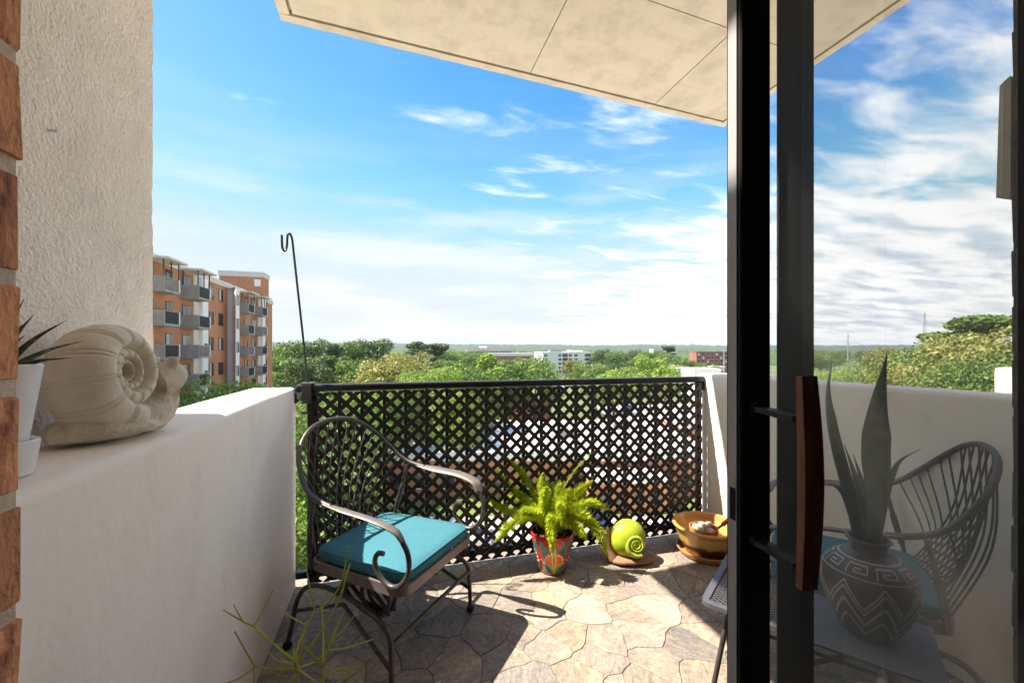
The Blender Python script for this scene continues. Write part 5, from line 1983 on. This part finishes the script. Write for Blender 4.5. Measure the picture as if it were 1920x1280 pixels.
# ------------------------------------------------------------------ parked cars
def make_car(label, paint, loc, rz):
    t = thing('parked_car', label, 'car', loc, rz, 'cars in the car park')
    pts = [(-2.2, 0.35), (-2.25, 0.75), (-2.05, 0.95), (-1.5, 1.02), (-0.9, 1.45), (0.5, 1.47), (1.2, 1.0), (2.05, 0.88), (2.22, 0.6), (2.2, 0.35)]
    mb = MB()
    n = len(pts)
    for s, q in ((-1, 1), (1, -1)):
        mb.v += [(x, s * (0.88 if z < 1.1 else 0.66), z) for x, z in pts]
    mb.f += [tuple(range(n)), tuple(range(2 * n - 1, n - 1, -1))] + [(i, n + i, n + (i + 1) % n, (i + 1) % n) for i in range(n)]
    mb.build('body', paint, t, smooth=30)
    g = MB()
    for s in (-1, 1):
        g.add([(-1.3, s * 0.84, 1.06), (0.95, s * 0.84, 1.06), (0.45, s * 0.70, 1.41), (-0.85, s * 0.70, 1.41)], [(0, 1, 2, 3)])
    g.add([(0.56, -0.62, 1.45), (0.56, 0.62, 1.45), (1.18, 0.78, 1.03), (1.18, -0.78, 1.03)], [(0, 1, 2, 3)])
    g.add([(-0.96, -0.62, 1.43), (-0.96, 0.62, 1.43), (-1.48, 0.78, 1.06), (-1.48, -0.78, 1.06)], [(0, 1, 2, 3)])
    g.build('window', M_pane, t)
    for x in (-1.35, 1.35):
        for s in (-1, 1):
            MB().tube([(x, s * 0.68, 0.32), (x, s * 0.90, 0.32)], 0.32, 14).build('wheel', M_blackpiping, t, smooth=30)
    return t


paints = {'white': (0.7, 0.7, 0.7), 'silver': (0.35, 0.36, 0.38), 'dark blue': (0.02, 0.03, 0.08), 'black': (0.012, 0.012, 0.014), 'red': (0.30, 0.02, 0.02)}
for k, (cn, px, py, what) in enumerate((('white', 1240, 800, 'beside the brick shop'), ('silver', 1285, 792, 'at the end of the parked row'), ('dark blue', 1120, 985, 'low behind the lattice by the green snail'),
                                        ('black', 1180, 768, 'left of the white one in the far row'), ('red', 1305, 845, 'behind the lattice near its right end'), ('silver', 900, 1010, 'low behind the lattice by the fern'),
                                        ('white', 780, 1030, 'low behind the lattice near the blue cushion'))):
    Y = gY(py)
    b = W((px - 960) / F * Y, Y, GZ + 0.055)
    make_car('%s car parked %s' % (cn, what), pmat('car_paint_' + cn.replace(' ', '_'), paints[cn], 0.25, var=0.03, coat=0.5), tuple(b), -YAW + math.radians(80 + 9 * (k % 3)))

# ------------------------------------------------------------------ trees
def leaf_mesh(name, clumps, total, size, seed, mat_):
    g = np.random.default_rng(seed)
    wts = np.array([c[3] * c[4] for c in clumps])
    wts = wts / wts.sum()
    idx = g.choice(len(clumps), total, p=wts)
    C = np.array([c[:3] for c in clumps])[idx]
    Rr = np.array([(c[3], c[3], c[4]) for c in clumps])[idx]
    d = g.normal(size=(total, 3))
    d[:, 2] = d[:, 2] * 0.9 + 0.25
    d /= np.linalg.norm(d, axis=1)[:, None]
    rad = g.uniform(0.55, 1.08, (total, 1)) ** 0.7
    p = C + d * Rr * rad
    nrm = d + g.normal(scale=0.55, size=(total, 3))
    nrm /= np.linalg.norm(nrm, axis=1)[:, None]
    a = np.cross(nrm, g.normal(size=(total, 3)))
    a /= np.linalg.norm(a, axis=1)[:, None]
    b = np.cross(nrm, a)
    s = size * g.uniform(0.55, 1.25, (total, 1))
    vs = np.stack([p - a * s, p - b * s * .55 + nrm * s * .12, p + a * s, p + b * s * .55 + nrm * s * .12], 1).reshape(-1, 3)
    me = bpy.data.meshes.new(name)
    me.vertices.add(len(vs))
    me.vertices.foreach_set('co', vs.ravel())
    me.loops.add(total * 4)
    me.loops.foreach_set('vertex_index', np.arange(total * 4))
    me.polygons.add(total)
    me.polygons.foreach_set('loop_start', np.arange(0, total * 4, 4))
    me.update()
    me.validate()
    me.materials.append(mat_)
    return me


def tree_clumps(kind, H, seed):
    r = random.Random(seed)
    out = []
    if kind == 'broad':
        rx, rz, zc = 0.36 * H, 0.33 * H, 0.64 * H
        for k in range(58):
            th, u = r.uniform(0, 2 * PI), r.uniform(-0.75, 1)
            q = math.sqrt(1 - u * u)
            f = r.uniform(0.55, 0.97)
            s = r.uniform(0.075, 0.135) * H
            out.append((rx * q * math.cos(th) * f, rx * q * math.sin(th) * f, zc + rz * u * f, s, s * r.uniform(.6, .85)))
    elif kind == 'pine':
        for k in range(34):
            t = r.random()
            z = H * (0.42 + 0.55 * t)
            rr = 0.24 * H * (1.05 - t) ** 0.6 * r.uniform(0.25, 1)
            th = r.uniform(0, 2 * PI)
            s = r.uniform(0.05, 0.10) * H
            out.append((rr * math.cos(th), rr * math.sin(th), z, s, s * 0.5))
    else:
        for k in range(46):
            t = r.random()
            z = H * (0.2 + 0.76 * t)
            rr = 0.20 * H * math.sin(PI * (0.15 + 0.8 * t)) * r.uniform(0.2, 1)
            th = r.uniform(0, 2 * PI)
            s = r.uniform(0.055, 0.09) * H
            out.append((rr * math.cos(th), rr * math.sin(th), z, s, s * 1.1))
    return out


def trunk_mesh(name, kind, H, clumps, seed):
    r = random.Random(seed)
    mb = MB()
    top = {'broad': 0.62, 'pine': 0.95, 'upright': 0.85}[kind] * H
    pth = [(0.02 * H * vnoise(i * .7, seed, 1), 0.02 * H * vnoise(i * .7, seed, 2), top * i / 6) for i in range(7)]
    mb.tube(pth, 0.022 * H, 7, scale=[1.35, 1.0, .85, .7, .55, .4, .25])
    for c in r.sample(clumps, min(14, len(clumps))):
        f = r.uniform(0.35, 0.75)
        b0 = Vector((0, 0, min(top * .95, c[2] * f)))
        m = b0.lerp(Vector(c[:3]), 0.5) + Vector((0, 0, 0.03 * H))
        mb.tube(spline([tuple(b0), tuple(m), c[:3]], 3), 0.007 * H, 5, scale=[1, .9, .8, .65, .5, .4, .25])
    me = bpy.data.meshes.new(name)
    me.from_pydata(mb.v, [], mb.f)
    me.materials.append(M_bark)
    return me


M_bark = pmat('tree_bark', (0.085, 0.060, 0.042), 0.95, var=0.3, scale=4)


def leafmat(name, c0, c1):
    return pmat(name, c0, 0.6, second=c1, scale=0.22, transl=0.3, island=0.32, objvar=0.16, contrast=(.3, .7))


LM = {'mid': leafmat('leaf_mid_green', (0.115, 0.199, 0.033), (0.199, 0.289, 0.054)),
      'dark': leafmat('leaf_dark_green', (0.068, 0.122, 0.033), (0.122, 0.183, 0.049)),
      'olive': leafmat('leaf_olive', (0.229, 0.237, 0.054), (0.336, 0.321, 0.084)),
      'fresh': leafmat('leaf_fresh_green', (0.183, 0.305, 0.033), (0.289, 0.397, 0.054))}
PROTO = {}


def proto(kind, hue, H, leaves, size, seed):
    key = (kind, hue, leaves, seed)
    if key not in PROTO:
        cl_ = tree_clumps(kind, H, seed)
        base = (kind, leaves, seed)
        cm = leaf_mesh('crown', cl_, leaves, size, seed, LM[hue])
        PROTO[key] = (cm, trunk_mesh('trunk', kind, H, cl_, seed), H)
    return PROTO[key]


NAMES = {'broad': 'broadleaf_tree', 'pine': 'pine_tree', 'upright': 'upright_tree'}


def tree(px, ytop, Y, kind, hue, label, group=None, near=False, seed=1, sx=1.0, hmin=None):
    top = EYE + (655 - ytop) * Y / F
    H = top - GZ
    leaves, size = (15000, 0.20) if near else (5200, 0.36)
    cm, tm, H0 = proto(kind, hue, 18.0, leaves, size, seed)
    b = W((px - 960) / F * Y, Y, GZ)
    t = thing(NAMES[kind], label, 'tree', tuple(b), rng.uniform(0, 2 * PI), group)
    s = H / (H0 * 0.985)
    t.scale = (s * sx, s * sx, s)
    link('trunk', tm, t)
    link('crown', cm, t)
    return t


ORD = ['first', 'second', 'third', 'fourth', 'fifth', 'sixth', 'seventh', 'eighth', 'ninth', 'tenth', 'eleventh', 'twelfth']


def nth(rows, px):
    return ORD[sorted(r_[0] for r_ in rows).index(px)]


# wood left of the railing centre, beside the apartment block
g1 = 'wood beside the apartment block'
WOOD = [(528, 647, 118, 'broad', 'mid', 1), (556, 641, 122, 'broad', 'mid', 2), (592, 634, 128, 'broad', 'dark', 1), (622, 644, 112, 'pine', 'dark', 3), (648, 642, 120, 'broad', 'mid', 3),
        (676, 638, 126, 'broad', 'dark', 2), (702, 637, 124, 'broad', 'dark', 3), (540, 668, 92, 'broad', 'mid', 3), (580, 672, 88, 'broad', 'dark', 2), (618, 664, 96, 'pine', 'mid', 4),
        (648, 668, 100, 'pine', 'mid', 3), (672, 672, 94, 'broad', 'mid', 1)]
for px, yt, Y, kd, hu, sd in WOOD:
    tree(px, yt, Y, kd, hu, '%s in the %s row of the wood, %s from the apartment block' % ('pine' if kd == 'pine' else 'leafy tree', 'back' if yt < 660 else 'front', nth([w_ for w_ in WOOD if (w_[1] < 660) == (yt < 660)], px)), g1, seed=sd, sx=rng.uniform(.9, 1.1))
tree(760, 660, 84, 'broad', 'olive', 'wide olive green tree in the middle of the wood edge', seed=4, sx=1.05, near=True)
tree(712, 676, 78, 'broad', 'olive', 'smaller olive tree left of the wide olive one', seed=2, near=False)
tree(787, 640, 150, 'pine', 'dark', 'tall pine rising behind the wide olive tree, left one', seed=3, sx=1.3)
tree(818, 642, 155, 'pine', 'dark', 'tall dark pine right of the other pine behind the olive tree', seed=4, sx=1.5)
tree(836, 672, 140, 'broad', 'mid', 'rounded tree below the right hand tall pine', seed=1)
tree(808, 690, 62, 'broad', 'fresh', 'fresh green low tree at the railing below the olive one', seed=3, near=True)
tree(866, 684, 72, 'upright', 'fresh', 'light green slender tree left of the bright upright one', seed=1)
tree(914, 667, 82, 'upright', 'fresh', 'bright green upright tree in front of the brick podium', seed=2, sx=1.05)
tree(955, 676, 88, 'broad', 'mid', 'round green tree left of the larger one before the pale apartments', seed=4, sx=.95)
tree(1003, 670, 90, 'broad', 'mid', 'large round tree in front of the pale apartments', seed=2, sx=1.05)
tree(888, 690, 66, 'broad', 'mid', 'low bushy tree under the bright upright one', seed=3, sx=.8)
tree(1075, 672, 170, 'broad', 'olive', 'yellowish round tree in front of the pale apartments', seed=1, sx=.85)
tree(1090, 680, 160, 'broad', 'fresh', 'pale green tree right of the yellowish one', seed=3, sx=.75)
tree(1130, 655, 180, 'broad', 'dark', 'dark tree right of the pale apartments, left one', seed=2, sx=.95)
tree(1156, 658, 165, 'broad', 'dark', 'broad dark tree right of the pale apartments', seed=1, sx=1.05)
tree(1118, 682, 120, 'broad', 'mid', 'low tree at the railing under the dark broad tree', seed=4)
tree(1150, 690, 95, 'broad', 'fresh', 'bushy light tree just above the railing centre', seed=1)
tree(1218, 667, 118, 'broad', 'fresh', 'bright yellow green tree in front of the blue shelter', seed=3, sx=1.05)
tree(1248, 684, 112, 'broad', 'fresh', 'lower bright green tree right of the yellow green one', seed=2, sx=.9)
tree(1192, 655, 300, 'broad', 'dark', 'dark far tree behind the left power pole', seed=4)
tree(1253, 648, 330, 'pine', 'dark', 'tall dark pine on the skyline between the power poles', seed=4, sx=1.9)
tree(1275, 668, 250, 'broad', 'mid', 'grey green tree below the skyline pine', seed=1)
tree(1228, 664, 310, 'broad', 'mid', 'tree in the far row left of the skyline pine', seed=2)
tree(1290, 674, 200, 'broad', 'mid', 'tree around the foot of the right power pole', seed=3, sx=.8)
tree(1318, 680, 190, 'broad', 'mid', 'tree in front of the red brick building', seed=4, sx=.7)
tree(1340, 683, 185, 'broad', 'fresh', 'light tree right of the right power pole', seed=1, sx=.6)
g2 = 'far trees in the suburb'
for k in range(34):
    Y = rng.uniform(230, 520)
    px = rng.choice((rng.uniform(1120, 1380), rng.uniform(830, 900), rng.uniform(1500, 1700), rng.uniform(1380, 1560)))
    if 985 < px < 1118 and Y < 320:
        continue
    yt = 655 + rng.uniform(2, 7) * 300 / Y
    tree(px, yt, Y, 'broad', rng.choice(('mid', 'dark', 'mid', 'fresh')), 'small far tree among the roofs of the suburb', g2, seed=rng.randint(1, 4), sx=1.1)
# trees right below on the left, seen beside and through the lattice
g3 = 'trees just below the balcony on the left'
BELOW = ((560, 745, 30, 'mid', 1), (640, 735, 44, 'fresh', 2), (505, 740, 36, 'mid', 3), (700, 728, 52, 'mid', 4), (585, 850, 24, 'mid', 2), (760, 722, 60, 'mid', 1), (850, 735, 56, 'fresh', 3), (540, 905, 22, 'fresh', 4))
for px, yt, Y, hu, sd in BELOW:
    tree(px, yt, Y, 'broad', hu, 'leafy tree below the balcony behind the lattice, %s from the left parapet' % nth(BELOW, px), g3, near=True, seed=sd)
tree(425, 712, 34, 'broad', 'fresh', 'leafy tree top at the foot of the brick apartment block', near=True, seed=2, sx=.8)
tree(372, 735, 30, 'broad', 'mid', 'second tree top at the foot of the apartment block, nearer the stone snail', near=True, seed=3, sx=.7)
# trees behind the glass
g4 = 'trees behind the glass'
GLASS = ((1860, 612, 46, 'broad', 'olive', 1), (1760, 640, 58, 'broad', 'mid', 2), (1700, 655, 66, 'broad', 'olive', 3), (1650, 672, 74, 'broad', 'mid', 4), (1800, 660, 48, 'broad', 'mid', 3),
                              (1720, 684, 50, 'broad', 'olive', 1), (1600, 690, 82, 'broad', 'fresh', 2), (1560, 694, 90, 'broad', 'fresh', 4), (1910, 640, 50, 'broad', 'mid', 4), (1845, 668, 40, 'broad', 'mid', 2), (1640, 696, 62, 'broad', 'mid', 1))
for px, yt, Y, kd, hu, sd in GLASS:
    tree(px, yt, Y, kd, hu, 'leafy tree in the wood behind the glass, %s from the door stile' % nth(GLASS, px), g4, near=True, seed=sd)
tree(1822, 587, 62, 'pine', 'mid', 'tall tree top rising above the others behind the glass', near=True, seed=4, sx=1.7)

# ------------------------------------------------------------------ air
hz_ = MB().box(-5200, 5200, -5200, 5200, GZ - 1.0, 62).build('haze', bpy.data.materials.new('haze_air'))
hm = hz_.data.materials[0]
hm.use_nodes = True
hm.node_tree.nodes.clear()
ho = hm.node_tree.nodes.new('ShaderNodeOutputMaterial')
pv = hm.node_tree.nodes.new('ShaderNodeVolumePrincipled')
pv.inputs['Color'].default_value = (0.78, 0.88, 1.0, 1)
pv.inputs['Density'].default_value = 0.00011
pv.inputs['Anisotropy'].default_value = 0.1
hm.node_tree.links.new(pv.outputs[0], ho.inputs['Volume'])
tag(hz_, 'thin pale haze over the distant suburb and hills', 'haze', kind='stuff')
